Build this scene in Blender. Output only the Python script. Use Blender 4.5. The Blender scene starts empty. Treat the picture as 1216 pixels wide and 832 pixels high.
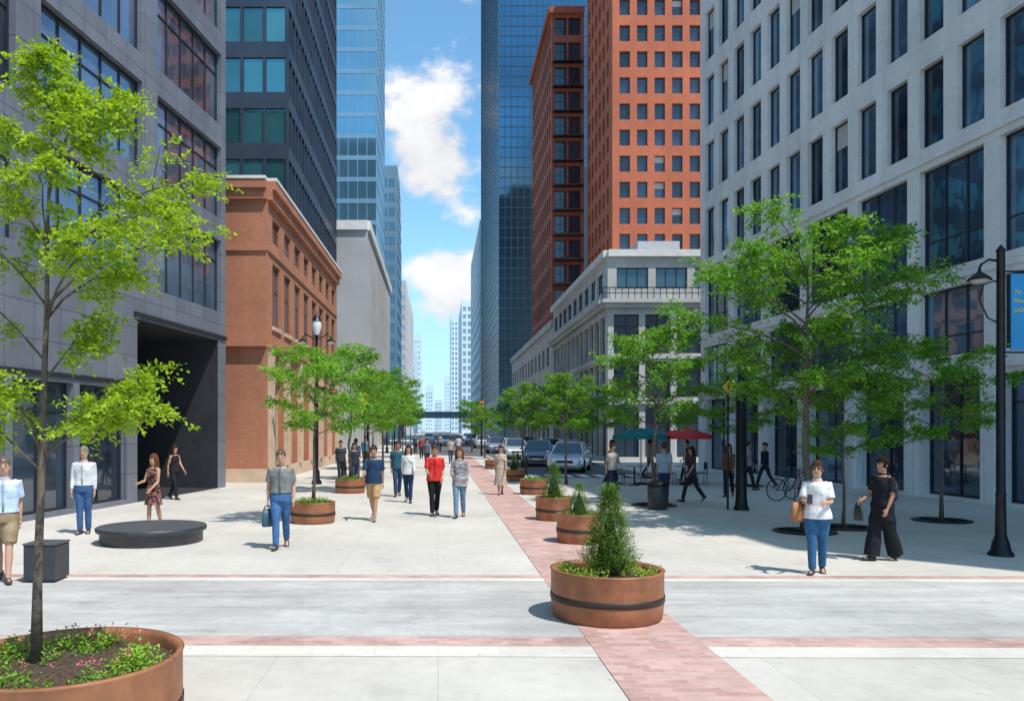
import bpy, math, random
import numpy as np
from mathutils import Vector, Matrix
random.seed(7)
sc=bpy.context.scene; COL=sc.collection
R=math.radians
# ---------------------------------------------------------------- helpers
def link(o,parent=None):
    COL.objects.link(o)
    if parent is not None: o.parent=parent
    return o
def tag(o,label,cat,group=None,kind=None):
    if label:o["label"]=label
    if cat:o["category"]=cat
    if group:o["group"]=group
    if kind:o["kind"]=kind
def root(name,loc,label,cat,group=None,rz=0,s=1):
    e=bpy.data.objects.new(name,None); e.empty_display_size=.2; link(e)
    e.location=loc; e.rotation_euler=(0,0,rz); e.scale=(s,s,s); tag(e,label,cat,group); return e
class Buf:
    def __init__(s): s.v=[];s.f=[];s.m=[]
    def face(s,pts,mi=0):
        n=len(s.v); s.v+= [tuple(p) for p in pts]; s.f.append(tuple(range(n,n+len(pts)))); s.m.append(mi)
    def box(s,x0,x1,y0,y1,z0,z1,mi=0,f=None):
        P=[(x0,y0,z0),(x1,y0,z0),(x1,y1,z0),(x0,y1,z0),(x0,y0,z1),(x1,y0,z1),(x1,y1,z1),(x0,y1,z1)]
        if f: P=[tuple(f(Vector(p))) for p in P]
        n=len(s.v); s.v+=P
        for q in ((0,3,2,1),(4,5,6,7),(0,1,5,4),(1,2,6,5),(2,3,7,6),(3,0,4,7)):
            s.f.append(tuple(n+i for i in q)); s.m.append(mi)
    def tube(s,pts,rad,n=10,mi=0,caps=True,ref=None):
        pts=[Vector(p) for p in pts]; k=len(pts); b=len(s.v)
        for i,p in enumerate(pts):
            t=(pts[min(i+1,k-1)]-pts[max(i-1,0)])
            t=t.normalized() if t.length>1e-9 else Vector((0,0,1))
            X=Vector(ref) if ref else (Vector((1,0,0)) if abs(t.x)<.9 else Vector((0,1,0)))
            u=(X-t*X.dot(t)).normalized(); w=t.cross(u)
            r=rad[i]; ru,rw=(r if isinstance(r,tuple) else (r,r))
            for j in range(n):
                a=2*math.pi*j/n; s.v.append(tuple(p+u*(math.cos(a)*ru)+w*(math.sin(a)*rw)))
        for i in range(k-1):
            for j in range(n):
                a=b+i*n+j; c=b+i*n+(j+1)%n
                s.f.append((a,c,c+n,a+n)); s.m.append(mi)
        if caps:
            s.f.append(tuple(b+j for j in range(n-1,-1,-1))); s.m.append(mi)
            s.f.append(tuple(b+(k-1)*n+j for j in range(n))); s.m.append(mi)
    def lathe(s,prof,n=32,c=(0,0,0),mi=0):
        b=len(s.v); k=len(prof)
        for r,z in prof:
            for j in range(n):
                a=2*math.pi*j/n; s.v.append((c[0]+r*math.cos(a),c[1]+r*math.sin(a),c[2]+z))
        for i in range(k-1):
            for j in range(n):
                a=b+i*n+j; d=b+i*n+(j+1)%n
                s.f.append((a,d,d+n,a+n)); s.m.append(mi)
    def ell(s,c,rx,ry,rz,n=12,k=8,mi=0,keep=None):
        b=len(s.v)
        for i in range(k+1):
            th=math.pi*i/k
            for j in range(n):
                a=2*math.pi*j/n
                s.v.append((c[0]+rx*math.sin(th)*math.cos(a),c[1]+ry*math.sin(th)*math.sin(a),c[2]+rz*math.cos(th)))
        for i in range(k):
            for j in range(n):
                q=(b+i*n+j,b+(i+1)*n+j,b+(i+1)*n+(j+1)%n,b+i*n+(j+1)%n)
                if keep:
                    m=Vector((0,0,0))
                    for x in q: m+=Vector(s.v[x])
                    if not keep(m/4): continue
                s.f.append(q); s.m.append(mi)
    def mesh(s,name,mats,smooth=False):
        me=bpy.data.meshes.new(name); me.from_pydata(s.v,[],s.f)
        for m in mats: me.materials.append(m)
        me.polygons.foreach_set('material_index',s.m)
        me.polygons.foreach_set('use_smooth',[smooth]*len(s.f)); me.update(); return me
    def obj(s,name,mats,parent=None,smooth=False):
        return link(bpy.data.objects.new(name,s.mesh(name,mats if isinstance(mats,(list,tuple)) else [mats],smooth)),parent)
def bevel(o,w=.01,seg=2):
    m=o.modifiers.new('b','BEVEL'); m.width=w; m.segments=seg; m.limit_method='ANGLE'; return o
def bake(o,smooth=True):
    dg=bpy.context.evaluated_depsgraph_get(); me=bpy.data.meshes.new_from_object(o.evaluated_get(dg))
    o.modifiers.clear(); o.data=me
    me.polygons.foreach_set('use_smooth',[smooth]*len(me.polygons)); me.update()
def copy_thing(src,loc,rz=None,label=None,s=None):
    n=src.copy(); COL.objects.link(n); n.location=loc
    if rz is not None: n.rotation_euler=(0,0,rz)
    if s is not None: n.scale=(s,s,s)
    if label: n["label"]=label
    def rec(a,b):
        for c in a.children:
            if c.name in done: continue
            d=c.copy(); COL.objects.link(d); d.parent=b; done.add(d.name); rec(c,d)
    done=set(); rec(src,n); return n
# ---------------------------------------------------------------- materials
MC={}
def nodes(m):
    m.use_nodes=True; return m.node_tree, m.node_tree.nodes['Principled BSDF']
def math_(nt,op,a,b=None,c=None):
    n=nt.nodes.new('ShaderNodeMath'); n.operation=op
    for i,x in enumerate((a,b,c)):
        if x is None: continue
        if isinstance(x,(int,float)): n.inputs[i].default_value=x
        else: nt.links.new(x,n.inputs[i])
    return n.outputs[0]
def noise(nt,vec,scale,detail=5,rough=.55):
    n=nt.nodes.new('ShaderNodeTexNoise'); n.inputs['Scale'].default_value=scale
    n.inputs['Detail'].default_value=detail; n.inputs['Roughness'].default_value=rough
    if vec is not None: nt.links.new(vec,n.inputs['Vector'])
    return n.outputs['Fac']
def mapping(nt,v,s):
    mp=nt.nodes.new('ShaderNodeMapping'); mp.inputs['Scale'].default_value=s; nt.links.new(v,mp.inputs[0]); return mp.outputs[0]
def ramp(nt,fac,stops):
    r=nt.nodes.new('ShaderNodeValToRGB'); nt.links.new(fac,r.inputs[0])
    e=r.color_ramp.elements
    while len(e)<len(stops): e.new(.5)
    for i,(p,c) in enumerate(stops): e[i].position=p; e[i].color=(c[0],c[1],c[2],1)
    return r.outputs[0]
def mixc(nt,a,b,fac=1,mode='MULTIPLY'):
    n=nt.nodes.new('ShaderNodeMix'); n.data_type='RGBA'; n.blend_type=mode
    for x,i in ((fac,0),(a,6),(b,7)):
        if isinstance(x,(int,float)): n.inputs[i].default_value=x
        elif isinstance(x,tuple): n.inputs[i].default_value=(x[0],x[1],x[2],1)
        else: nt.links.new(x,n.inputs[i])
    return n.outputs[2]
def sc3(c,k): return tuple(min(1,x*k) for x in c)
def bumpn(nt,h,strength,bs,dist=.02):
    b=nt.nodes.new('ShaderNodeBump'); b.inputs['Strength'].default_value=strength; b.inputs['Distance'].default_value=dist
    nt.links.new(h,b.inputs['Height']); nt.links.new(b.outputs[0],bs.inputs['Normal'])
def M(name,c,rough=.6,metal=0,var=.18,scale=5,bump=0,spec=.5,world=False,coat=0):
    if name in MC: return MC[name]
    m=bpy.data.materials.new(name); nt,bs=nodes(m)
    if world: v=nt.nodes.new('ShaderNodeNewGeometry').outputs['Position']
    else: v=nt.nodes.new('ShaderNodeTexCoord').outputs['Object']
    f=noise(nt,v,scale)
    col=ramp(nt,f,[(.3,sc3(c,1-var)),(.7,sc3(c,1+var))])
    nt.links.new(col,bs.inputs['Base Color']); bs.inputs['Roughness'].default_value=rough
    bs.inputs['Metallic'].default_value=metal; bs.inputs['Specular IOR Level'].default_value=spec
    bs.inputs['Coat Weight'].default_value=coat
    if bump: bumpn(nt,f,bump,bs)
    MC[name]=m; return m
def brickmat(name,c,c2,bw,bh,mort,mcol,offset=.5,rough=.8,stain=.25,wall=True,bump=.3,sscale=.35,dirt=None,streak=None):
    m=bpy.data.materials.new(name); nt,bs=nodes(m)
    g=nt.nodes.new('ShaderNodeNewGeometry').outputs['Position']
    if wall:
        sx=nt.nodes.new('ShaderNodeSeparateXYZ'); nt.links.new(g,sx.inputs[0])
        cx=nt.nodes.new('ShaderNodeCombineXYZ'); nt.links.new(math_(nt,'ADD',sx.outputs[0],sx.outputs[1]),cx.inputs[0]); nt.links.new(sx.outputs[2],cx.inputs[1]); v=cx.outputs[0]
    else: v=g
    b=nt.nodes.new('ShaderNodeTexBrick'); nt.links.new(v,b.inputs['Vector']); b.offset=offset
    for k,x in (('Color1',c),('Color2',c2),('Mortar',mcol)): b.inputs[k].default_value=(*x,1)
    b.inputs['Scale'].default_value=1; b.inputs['Brick Width'].default_value=bw; b.inputs['Row Height'].default_value=bh
    b.inputs['Mortar Size'].default_value=mort; b.inputs['Mortar Smooth'].default_value=.2
    n1=noise(nt,g,sscale,8,.65); n2=noise(nt,g,6,4)
    st=ramp(nt,n1,[(.3,(1-stain,)*3),(.7,(1+stain*.5,)*3)])
    col=mixc(nt,b.outputs['Color'],st)
    col=mixc(nt,col,ramp(nt,n2,[(.3,(.9,)*3),(.7,(1.0,)*3)]))
    if wall:   # rain streaks
        col=mixc(nt,col,ramp(nt,noise(nt,mapping(nt,g,(1.6,1.6,.09)),1.0,6,.6),[(.35,(.88,)*3),(.6,(1,)*3)]))
    if streak: # tyre / traffic wear running one way
        col=mixc(nt,col,ramp(nt,noise(nt,mapping(nt,g,streak),1.0,8,.65),[(.36,(.80,)*3),(.58,(1,)*3)]))
    if dirt:
        n3=noise(nt,g,dirt[0],10,.7); col=mixc(nt,col,ramp(nt,n3,[(dirt[1],(dirt[2],)*3),(dirt[1]+.09,(1,)*3)]))
    if not wall: # small dark spots
        n4=noise(nt,g,14,3,.5); col=mixc(nt,col,ramp(nt,n4,[(.27,(.72,)*3),(.33,(1,)*3)]))
    nt.links.new(col,bs.inputs['Base Color']); bs.inputs['Roughness'].default_value=rough
    h=math_(nt,'SUBTRACT',math_(nt,'MULTIPLY',n2,.4),b.outputs['Fac'])
    bumpn(nt,h,bump,bs,.01); return m
def glassmat(name,c,metal=.0,rough=.04,var=.5,spec=.8,ior=1.6,scale=.3,wob=.06):
    if name in MC: return MC[name]
    m=bpy.data.materials.new(name); nt,bs=nodes(m)
    g=nt.nodes.new('ShaderNodeNewGeometry').outputs['Position']
    oi=nt.nodes.new('ShaderNodeObjectInfo').outputs['Random']
    f=math_(nt,'ADD',math_(nt,'MULTIPLY',noise(nt,g,scale,3),.7),math_(nt,'MULTIPLY',oi,.3))
    col=ramp(nt,f,[(.3,sc3(c,1-var)),(.72,sc3(c,1+var))])
    nt.links.new(col,bs.inputs['Base Color']); bs.inputs['Roughness'].default_value=rough
    bs.inputs['Metallic'].default_value=metal; bs.inputs['IOR'].default_value=ior; bs.inputs['Specular IOR Level'].default_value=spec
    bumpn(nt,noise(nt,g,.9,2),wob,bs,.05); MC[name]=m; return m
def leafmat(name,a,b,tr=.35):
    m=bpy.data.materials.new(name); nt,bs=nodes(m)
    gi=nt.nodes.new('ShaderNodeNewGeometry'); rp=gi.outputs['Random Per Island']
    tc=nt.nodes.new('ShaderNodeTexCoord').outputs['Object']
    f=math_(nt,'ADD',math_(nt,'MULTIPLY',rp,.55),math_(nt,'MULTIPLY',noise(nt,tc,1.6,3),.5))
    col=ramp(nt,f,[(.2,a),(.85,b)])
    nt.links.new(col,bs.inputs['Base Color']); bs.inputs['Roughness'].default_value=.5; bs.inputs['Specular IOR Level'].default_value=.35
    t=nt.nodes.new('ShaderNodeBsdfTranslucent'); nt.links.new(mixc(nt,col,(1.3,1.25,.5)),t.inputs[0])
    mx=nt.nodes.new('ShaderNodeMixShader'); mx.inputs[0].default_value=tr
    nt.links.new(bs.outputs[0],mx.inputs[1]); nt.links.new(t.outputs[0],mx.inputs[2])
    nt.links.new(mx.outputs[0],nt.nodes['Material Output'].inputs[0]); return m
black=M('black_metal',(.018,.018,.02),.35,.6,.2,8)
steel=M('steel',(.4,.4,.42),.35,.9,.1)
darkframe=M('dark_frame',(.03,.032,.038),.4,.3,.15)
# ================================================================ PEOPLE (first: fast depsgraph)
def cloth(c,rough=.85):
    k='cloth_%d_%d_%d'%tuple(int(x*255) for x in c)
    return M(k,c,rough,0,.25,9,.5,.15)
def checks(name,c1,c2,sx,sz):
    if name in MC: return MC[name]
    m=bpy.data.materials.new(name); nt,bs=nodes(m); tc=nt.nodes.new('ShaderNodeTexCoord').outputs['Object']
    nt.links.new(ramp(nt,noise(nt,mapping(nt,tc,(sx,sx,sz)),1,2),[(.47,c1),(.53,c2)]),bs.inputs['Base Color']); bs.inputs['Roughness'].default_value=.9; MC[name]=m; return m
def remesh(o,vox,it=4):
    r=o.modifiers.new('r','REMESH'); r.mode='VOXEL'; r.voxel_size=vox
    s=o.modifiers.new('s','SMOOTH'); s.iterations=it; s.factor=.5
    bake(o)
def person(label,X,Y,head=0,h=1.75,skin=(.50,.28,.18),hair='short',hc=(.05,.03,.02),top=(.5,.5,.5),sleeve=.5,hem=.88,
           bottom='trousers',bc=(.05,.1,.25),shoe=(.03,.03,.03),legs=(20,8,-18,22),arms=((-18,15,8,0),(18,20,8,0)),fem=False,glasses=False,vox=.013,hemz=.5,build=1.0,belt=None,pattern=None,wide=0,buttons=False):
    e=root('person',(X,Y,0),label,'person','people walking across the plaza',R(head),h/1.75)
    wS=.148 if fem else .168
    J={}
    for i,sx in enumerate((-1,1)):
        s,k=R(legs[2*i]),R(legs[2*i+1])
        hp=Vector((sx*.085,0,.92)); kn=hp+Vector((-sx*.012,-math.sin(s)*.43,-math.cos(s)*.43))
        a=s-k; an=kn+Vector((-sx*.01,-math.sin(a)*.42,-math.cos(a)*.42))
        q=-a*.75 if a<0 else -a*.5
        fd=Vector((sx*.16,-math.cos(q),-math.sin(q))).normalized()
        J[i]=(hp,kn,an,fd)
    minz=min(min((J[i][2]+J[i][3]*.17).z-.055,(J[i][2]-J[i][3]*.05).z-.075) for i in (0,1))
    dz=Vector((0,0,-minz))
    for i in (0,1): J[i]=(J[i][0]+dz,J[i][1]+dz,J[i][2]+dz,J[i][3])
    z0=dz.z; A={}
    for i,sx in enumerate((-1,1)):
        sw,el,ab,inw=arms[i]; sw,el,ab=R(sw),R(el),R(ab*.7)
        S=Vector((sx*wS,.005,1.40+z0)); U=Vector((sx*math.sin(ab),-math.sin(sw)*math.cos(ab),-math.cos(sw)*math.cos(ab)))
        E=S+U*.29; a2=sw+el; F=Vector((sx*(math.sin(ab)*.2-inw),-math.sin(a2),-math.cos(a2))).normalized()
        W=E+F*.245; A[i]=(S,E,W,F)
    b=build; cz=lambda z:z+z0
    tor=[(.86,.15,.1),(.95,.158,.112),(1.05,.128 if fem else .142,.095),(1.18,.136 if fem else .152,.105),(1.3,.146 if fem else .168,.115),(1.375,.148 if fem else .17,.1),(1.425,.11,.078),(1.465,.058,.058),(1.55,.054,.058)]
    B=Buf()
    B.tube([(0,.0 if z<1.45 else .008,cz(z)) for z,_,_ in tor],[((rx if z>1.4 else rx*b),(ry if z>1.4 else ry*b)) for z,rx,ry in tor],16)
    hd=[(1.492,.03,.036,-.045),(1.515,.052,.062,-.03),(1.555,.066,.082,-.012),(1.605,.074,.096,0),(1.66,.078,.102,.003),(1.705,.071,.093,.006),(1.738,.05,.065,.008),(1.756,.017,.022,.008)]
    B.tube([(0,y,cz(z)) for z,_,_,y in hd],[(rx,ry) for _,rx,ry,_ in hd],16,ref=(1,0,0))
    B.tube([(0,-.09,cz(1.642)),(0,-.111,cz(1.598)),(0,-.094,cz(1.585))],[.009,.017,.01],8)
    for sx in (-1,1): B.ell((sx*.079,.005,cz(1.612)),.012,.021,.032,8,6)
    for i in (0,1):
        S,E,W,F=A[i]; B.tube([S+Vector((-.03 if i else .03,0,.01)),S,S.lerp(E,.5),E,E.lerp(W,.35),W],[.045,.046*b,.041*b,.035,.035,.023],10)
        B.tube([W-F*.02,W+F*.03,W+F*.08,W+F*.095],[(.02,.024),(.016,.036),(.016,.04),(.01,.034)],10)
        hp,kn,an,fd=J[i]; B.tube([hp+Vector((0,0,.04)),hp-Vector((0,0,.06)),hp.lerp(kn,.5),kn,kn.lerp(an,.35),an],[.08*b,.083*b,.073*b,.051,.053,.034],12)
        B.tube([an-fd*.05+Vector((0,0,-.045)),an+Vector((0,0,-.035)),an+fd*.16+Vector((0,0,-.045))],[.03,.038,.028],8)
    o=B.obj('body',[M('skin_%d'%int(skin[0]*100),skin,.55,0,.1,12,0,.3)],e); remesh(o,vox,3)
    D=Buf()
    for i,sx in enumerate((-1,1)):
        S,E,W,F=A[i]; X_=Vector((1,0,0)); u=(X_-F*X_.dot(F)).normalized(); w=F.cross(u)
        if w.y>0: w=-w
        inn=u*(-sx)
        for q,(off,ln) in enumerate(((.03,.068),(.01,.078),(-.01,.072),(-.03,.056))):
            p=W+F*.088+w*off; D.tube([p,p+F*ln*.5+inn*.006,p+F*ln*.85+inn*.03],[.0085,.008,.006],6)
        p=W+F*.03+w*.03; D.tube([p,p+F*.03+w*.022+inn*.01,p+F*.06+w*.024+inn*.022],[.011,.01,.007],6)
    for sx in (-1,1):
        D.ell((sx*.031,-.092,cz(1.63)),.0135,.008,.0065,8,6,1); D.ell((sx*.031,-.0975,cz(1.63)),.007,.004,.007,6,5,2)
        D.tube([(sx*.014,-.1015,cz(1.649)),(sx*.034,-.0985,cz(1.653)),(sx*.05,-.088,cz(1.65))],[.0045,.0045,.003],5,4)
    D.ell((0,-.092,cz(1.556)),.024,.009,.0065,8,5,3)
    if glasses:
        for sx in (-1,1): D.ell((sx*.033,-.106,cz(1.63)),.023,.005,.015,10,6,2)
        D.tube([(-.08,0,cz(1.638)),(-.066,-.09,cz(1.64)),(.066,-.09,cz(1.64)),(.08,0,cz(1.638))],[.003]*4,5,2)
    hm=M('hair_tone_%d'%int(hc[0]*1000),hc,.9,0,.3,30,.04,.08)
    dm=[o.data.materials[0],M('eyewhite',(.5,.48,.46),.3,0,.02),M('eyedark',(.015,.012,.012),.2,0,.02),M('lips',(.36,.12,.1),.5,0,.05),hm]
    v=np.empty(len(o.data.vertices)*3); o.data.vertices.foreach_get('co',v)
    f1=[tuple(p.vertices) for p in o.data.polygons]; n=len(v)//3
    me=bpy.data.meshes.new('body'); me.from_pydata([tuple(x) for x in v.reshape(-1,3)]+D.v,[],f1+[tuple(i+n for i in f) for f in D.f])
    for m in dm: me.materials.append(m)
    me.polygons.foreach_set('material_index',[0]*len(f1)+D.m); me.polygons.foreach_set('use_smooth',[True]*len(me.polygons)); me.update()
    o.data=me
    T=Buf(); g=.013
    ts=[(z,rx,ry) for z,rx,ry in tor if z>hem+.02 and z<1.46]
    r0=(.168*b,.118*b) if hem<1.0 else (.15*b,.105*b)
    secs=[(hem,r0[0],r0[1])]+[(z,rx*(b if z<1.4 else 1),ry*(b if z<1.4 else 1)) for z,rx,ry in ts]
    fl=.012 if hem<.95 else 0
    if not fem: secs=[(z,max(rx,.15*b) if z<1.2 else rx,max(ry,.108*b) if z<1.2 else ry) for z,rx,ry in secs]
    T.tube([(0,0,cz(z)) for z,_,_ in secs],[(rx+g+(fl if z<1.1 else 0),ry+g+(fl if z<1.1 else 0)) for z,rx,ry in secs],18)
    if fem:
        for sx in (-1,1): T.ell((sx*.06,-.08,cz(1.26)),.062,.058,.064,10,8)
    if sleeve>0:
        for i in (0,1):
            S,E,W,F=A[i]; q=Vector((-.04 if i else .04,0,.0))
            if sleeve<=.6: P=[S+q,S,S.lerp(E,.35),S.lerp(E,.78)]; rr=[.05,.058*b,.058*b,.061*b]
            else: P=[S+q,S,S.lerp(E,.5),E,E.lerp(W,.5),E.lerp(W,.93)]; rr=[.05,.057*b,.052*b,.047,.043,.035]
            T.tube(P,rr,12)
    o=T.obj('shirt',[pattern or cloth(top)],e); remesh(o,vox,2)
    C=Buf(); C.tube([(0,.004,cz(1.45)),(0,.004,cz(1.48))],[(.075,.072),(.064,.064)],16,caps=False); C.obj('collar',[cloth(sc3(top,.8))],e,True)
    if buttons:
        C=Buf(); C.tube([(0,-.07,cz(1.45)),(0,-.115*b-.012,cz(1.38)),(0,-.115*b-.02,cz(1.3)),(0,-.108*b-.022,cz(1.15)),(0,-.11*b-.024,cz(max(hem,1.0)))],[(.014,.003)]*5,6,ref=(1,0,0)); C.obj('placket',[cloth(sc3(top,.7))],e,True)
    P=Buf()
    if bottom in('trousers','shorts'):
        secs=[(.84,.16,.11),(.9,.166,.118),(.97,.155,.112),(1.0,.15,.107)]
        P.tube([(0,0,cz(z)) for z,_,_ in secs],[(rx*b+.008,ry*b+.008) for _,rx,ry in secs],16)
        for i in (0,1):
            hp,kn,an,fd=J[i]
            if bottom=='trousers': Q=[hp+Vector((0,0,.02)),hp-Vector((0,0,.08)),hp.lerp(kn,.5),kn,kn.lerp(an,.4),kn.lerp(an,.98)]; rr=[.088*b,.093*b,.085*b+wide*.3,.066+wide*.5,.065+wide*.8,.056+wide]
            else: Q=[hp+Vector((0,0,.02)),hp-Vector((0,0,.08)),hp.lerp(kn,.5),hp.lerp(kn,.88)]; rr=[.09*b,.096*b,.095*b,.094]
            P.tube(Q,rr,12)
        o=P.obj(bottom,[cloth(bc)],e); remesh(o,vox,2)
        if belt:
            C=Buf(); C.tube([(0,0,cz(.985)),(0,0,cz(1.02))],[(.168*b,.122*b),(.166*b,.12*b)],20); C.obj('belt',[M('leather_dark',(.03,.018,.012),.5)],e,True)
    elif bottom=='skirt':
        n=24; zz=[1.0,.93,.8,hemz+(.8-hemz)*.5 if hemz<.7 else .7,hemz]; rx=[.142,.168,.185,.205,.235 if hemz>.3 else .27]
        b0=len(P.v)
        for z,r in zip(zz,rx):
            for j in range(n):
                a=2*math.pi*j/n; k=1+.06*math.sin(a*7)*(1-z)
                sway=(J[0][1]+J[1][1]).y/2*(1-z)*.5
                P.v.append((r*k*math.cos(a),r*.78*k*math.sin(a)+sway,cz(z)))
        for i in range(4):
            for j in range(n): P.f.append((b0+i*n+j,b0+i*n+(j+1)%n,b0+(i+1)*n+(j+1)%n,b0+(i+1)*n+j)); P.m.append(0)
        P.obj('skirt',[pattern or cloth(bc)],e,True)
    for i in (0,1):
        K=Buf(); hp,kn,an,fd=J[i]; up=Vector((0,0,1)); up=(up-fd*up.dot(fd)).normalized()
        K.tube([an-fd*.085-up*.04,an-fd*.07-up*.04,an-fd*.0-up*.03,an+fd*.1-up*.045,an+fd*.165-up*.055,an+fd*.185-up*.058],[(.02,.022),(.036,.036),(.04,.046),(.045,.03),(.038,.022),(.02,.012)],12,ref=(1,0,0))
        K.obj('shoe',[M('shoe_%d'%int(shoe[0]*255),shoe,.5,0,.1)],e,True)
    if hair!='bald':
        Hh=Buf(); hl=(1.53 if hair!='short' else 1.565)
        def keep(m):
            z=m.z-z0
            if m.y<-.06: return z>1.672
            if m.y<-.01: return z>(1.63 if hair=='short' else 1.57)
            return z>hl
        k=.955 if hair=='short' else 1.0
        Hh.ell((0,.010,cz(1.648)),.089*k,.115*k,.123*k,28,22,0,keep)
        if hair=='long':
            Hh.tube([(0,.06,cz(1.70)),(0,.075,cz(1.58)),(0,.085,cz(1.46)),(0,.09,cz(1.36)),(0,.088,cz(1.3))],[(.075,.04),(.09,.045),(.095,.04),(.08,.03),(.04,.015)],14,ref=(1,0,0))
            for sx in(-1,1): Hh.tube([(sx*.072,-.01,cz(1.69)),(sx*.087,-.01,cz(1.58)),(sx*.088,-.03,cz(1.47)),(sx*.08,-.06,cz(1.36))],[.022,.026,.026,.008],8)
        if hair=='bun': Hh.ell((0,.12,cz(1.69)),.045,.045,.045,10,8)
        Hh.obj('hair',[hm],e,True)
    mw=Matrix.Translation((X,Y,0))@Matrix.Rotation(R(head),4,'Z')@Matrix.Scale(h/1.75,4)
    return e,[mw@(A[i][2]+A[i][3]*.1) for i in (0,1)],mw,z0
denim=(.06,.14,.30)
person('man in pale blue short-sleeved shirt and khaki shorts standing',-6.05,11.1,25,1.75,hair='short',hc=(.13,.10,.08),skin=(.56,.31,.22),top=(.50,.60,.74),bottom='shorts',bc=(.30,.22,.13),shoe=(.05,.04,.04),legs=(-12,12,16,6),arms=((12,20,8,0),(-14,12,8,0)),vox=.012,build=1.14,hem=.98,belt=1,buttons=True)
person('older man in pale grey long-sleeved shirt and blue jeans',-7.2,16.2,10,1.78,hc=(.22,.19,.17),skin=(.54,.30,.21),top=(.60,.61,.62),sleeve=1,hem=.97,bc=(.05,.11,.24),legs=(3,2,-4,4),arms=((4,12,10,0),(-2,10,10,0)),build=1.14,belt=1,buttons=True)
person('woman in rust tank top and dark patterned skirt beside round bench',-6.05,16.95,-25,1.6,fem=True,hair='long',hc=(.12,.05,.025),top=(.33,.09,.05),sleeve=0,hem=.95,bottom='skirt',bc=(.03,.03,.04),hemz=.58,legs=(8,4,-8,10),arms=((20,60,8,.2),(10,40,8,.1)),pattern=checks('pattern_rust',(.03,.02,.02),(.30,.11,.08),14,14))
person('woman in black outfit near dark entrance portal',-8.0,24.2,60,1.66,fem=True,hair='long',hc=(.04,.02,.015),top=(.02,.02,.025),bc=(.02,.02,.025),hem=.9,sleeve=0,legs=(14,6,-12,16),vox=.018)
e,hn,mw,z0=person('older man in grey polo shirt and jeans carrying a bag',-2.8,14.2,4,1.78,hair='short',hc=(.11,.08,.06),skin=(.54,.29,.2),top=(.19,.20,.19),hem=.99,bc=denim,shoe=(.05,.03,.02),legs=(14,4,-12,20),arms=((-6,12,14,0),(-10,26,14,0)),build=1.15,belt=1,vox=.012,buttons=True)
def bag(name,label,hand,w,hh,d,c,drop=.25,rz=0):
    r=root(name,(hand.x,hand.y,hand.z-drop-hh),label,'bag',None,rz)
    b=Buf(); b.tube([(0,0,0),(0,0,hh*.1),(0,0,hh*.6),(0,0,hh)],[(w*.46,d*.4),(w*.5,d*.5),(w*.47,d*.42),(w*.4,d*.2)],14,ref=(1,0,0)); bb=b.obj('bag_body',[M('bag_%d'%int(c[0]*999),c,.55,0,.12,9,.2)],r,True)
    s=Buf(); s.tube([(-w*.3,0,hh*.95),(-w*.22,0,hh+drop*.7),(0,0,hh+drop),(w*.22,0,hh+drop*.7),(w*.3,0,hh*.95)],[.012]*5,6); s.obj('strap',[M('bag_strap',(.04,.025,.02),.6)],r,True)
    return r
bag('carrier_bag','dark blue-grey carrier bag held in walking man\'s hand',hn[0],.22,.32,.1,(.035,.09,.13),.06,.6)
person('man in navy t-shirt and tan shorts walking',-1.5,18.6,-6,1.78,hair='short',hc=(.04,.02,.015),skin=(.42,.23,.15),top=(.02,.045,.10),bottom='shorts',bc=(.45,.27,.14),shoe=(.25,.2,.16),legs=(-14,24,18,4),arms=((22,50,8,.1),(-20,20,8,0)),build=1.05)
person('person in dark teal shirt walking with others',-1.28,25.3,5,1.78,hair='short',skin=(.38,.2,.13),top=(.03,.10,.13),bc=(.03,.06,.12),legs=(14,6,-14,18),vox=.018)
person('woman in white blouse and dark jeans walking',-.86,23.2,0,1.7,fem=True,hair='long',hc=(.05,.03,.02),top=(.6,.6,.58),sleeve=1,hem=.86,bc=(.02,.04,.09),legs=(-14,22,16,6),vox=.016)
person('man in red button shirt and black trousers walking',-.08,19.7,3,1.76,hair='short',hc=(.05,.035,.025),top=(.60,.035,.03),sleeve=.6,hem=.86,bc=(.015,.015,.018),legs=(12,4,-10,16),arms=((14,55,10,.25),(-8,40,12,.2)),glasses=True,build=1.12,buttons=True)
person('woman in striped grey tunic and pale jeans walking',.52,19.2,-8,1.72,fem=True,hair='long',hc=(.10,.05,.03),top=(.30,.28,.29),sleeve=1,hem=.78,bc=(.16,.25,.36),legs=(14,6,-12,20),arms=((10,60,10,.2),(-10,20,8,0)),pattern=checks('pattern_grey',(.14,.12,.13),(.40,.37,.38),6,60))
person('woman in beige dress strolling along the brick strip',2.04,25.9,0,1.62,fem=True,hair='bun',hc=(.06,.03,.02),top=(.45,.36,.28),hem=.9,bottom='skirt',bc=(.45,.36,.28),hemz=.35,legs=(8,4,-8,10),vox=.018)
person('person in dark clothes beside the brick building',-3.9,32,10,1.7,top=(.04,.05,.07),bc=(.03,.03,.05),legs=(10,4,-10,10),vox=.022)
person('person in navy jacket walking near street trees',-3.5,34,170,1.76,top=(.05,.1,.2),sleeve=1,bc=(.1,.1,.12),legs=(14,4,-14,14),vox=.022)
person('person in blue shirt near parked cars',6.8,31,90,1.75,top=(.08,.25,.45),bc=(.02,.03,.06),legs=(14,4,-14,14),vox=.022)
person('man in light blue shirt and dark trousers by cafe',6.5,22.9,160,1.76,hair='short',hc=(.1,.07,.05),top=(.32,.42,.55),bc=(.03,.05,.1),legs=(8,3,-8,10),vox=.018)
person('woman in dark top with red bag by cafe',7.45,23.4,-70,1.66,fem=True,hair='long',top=(.06,.04,.06),bc=(.03,.03,.04),legs=(22,6,-20,20),vox=.018)
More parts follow.
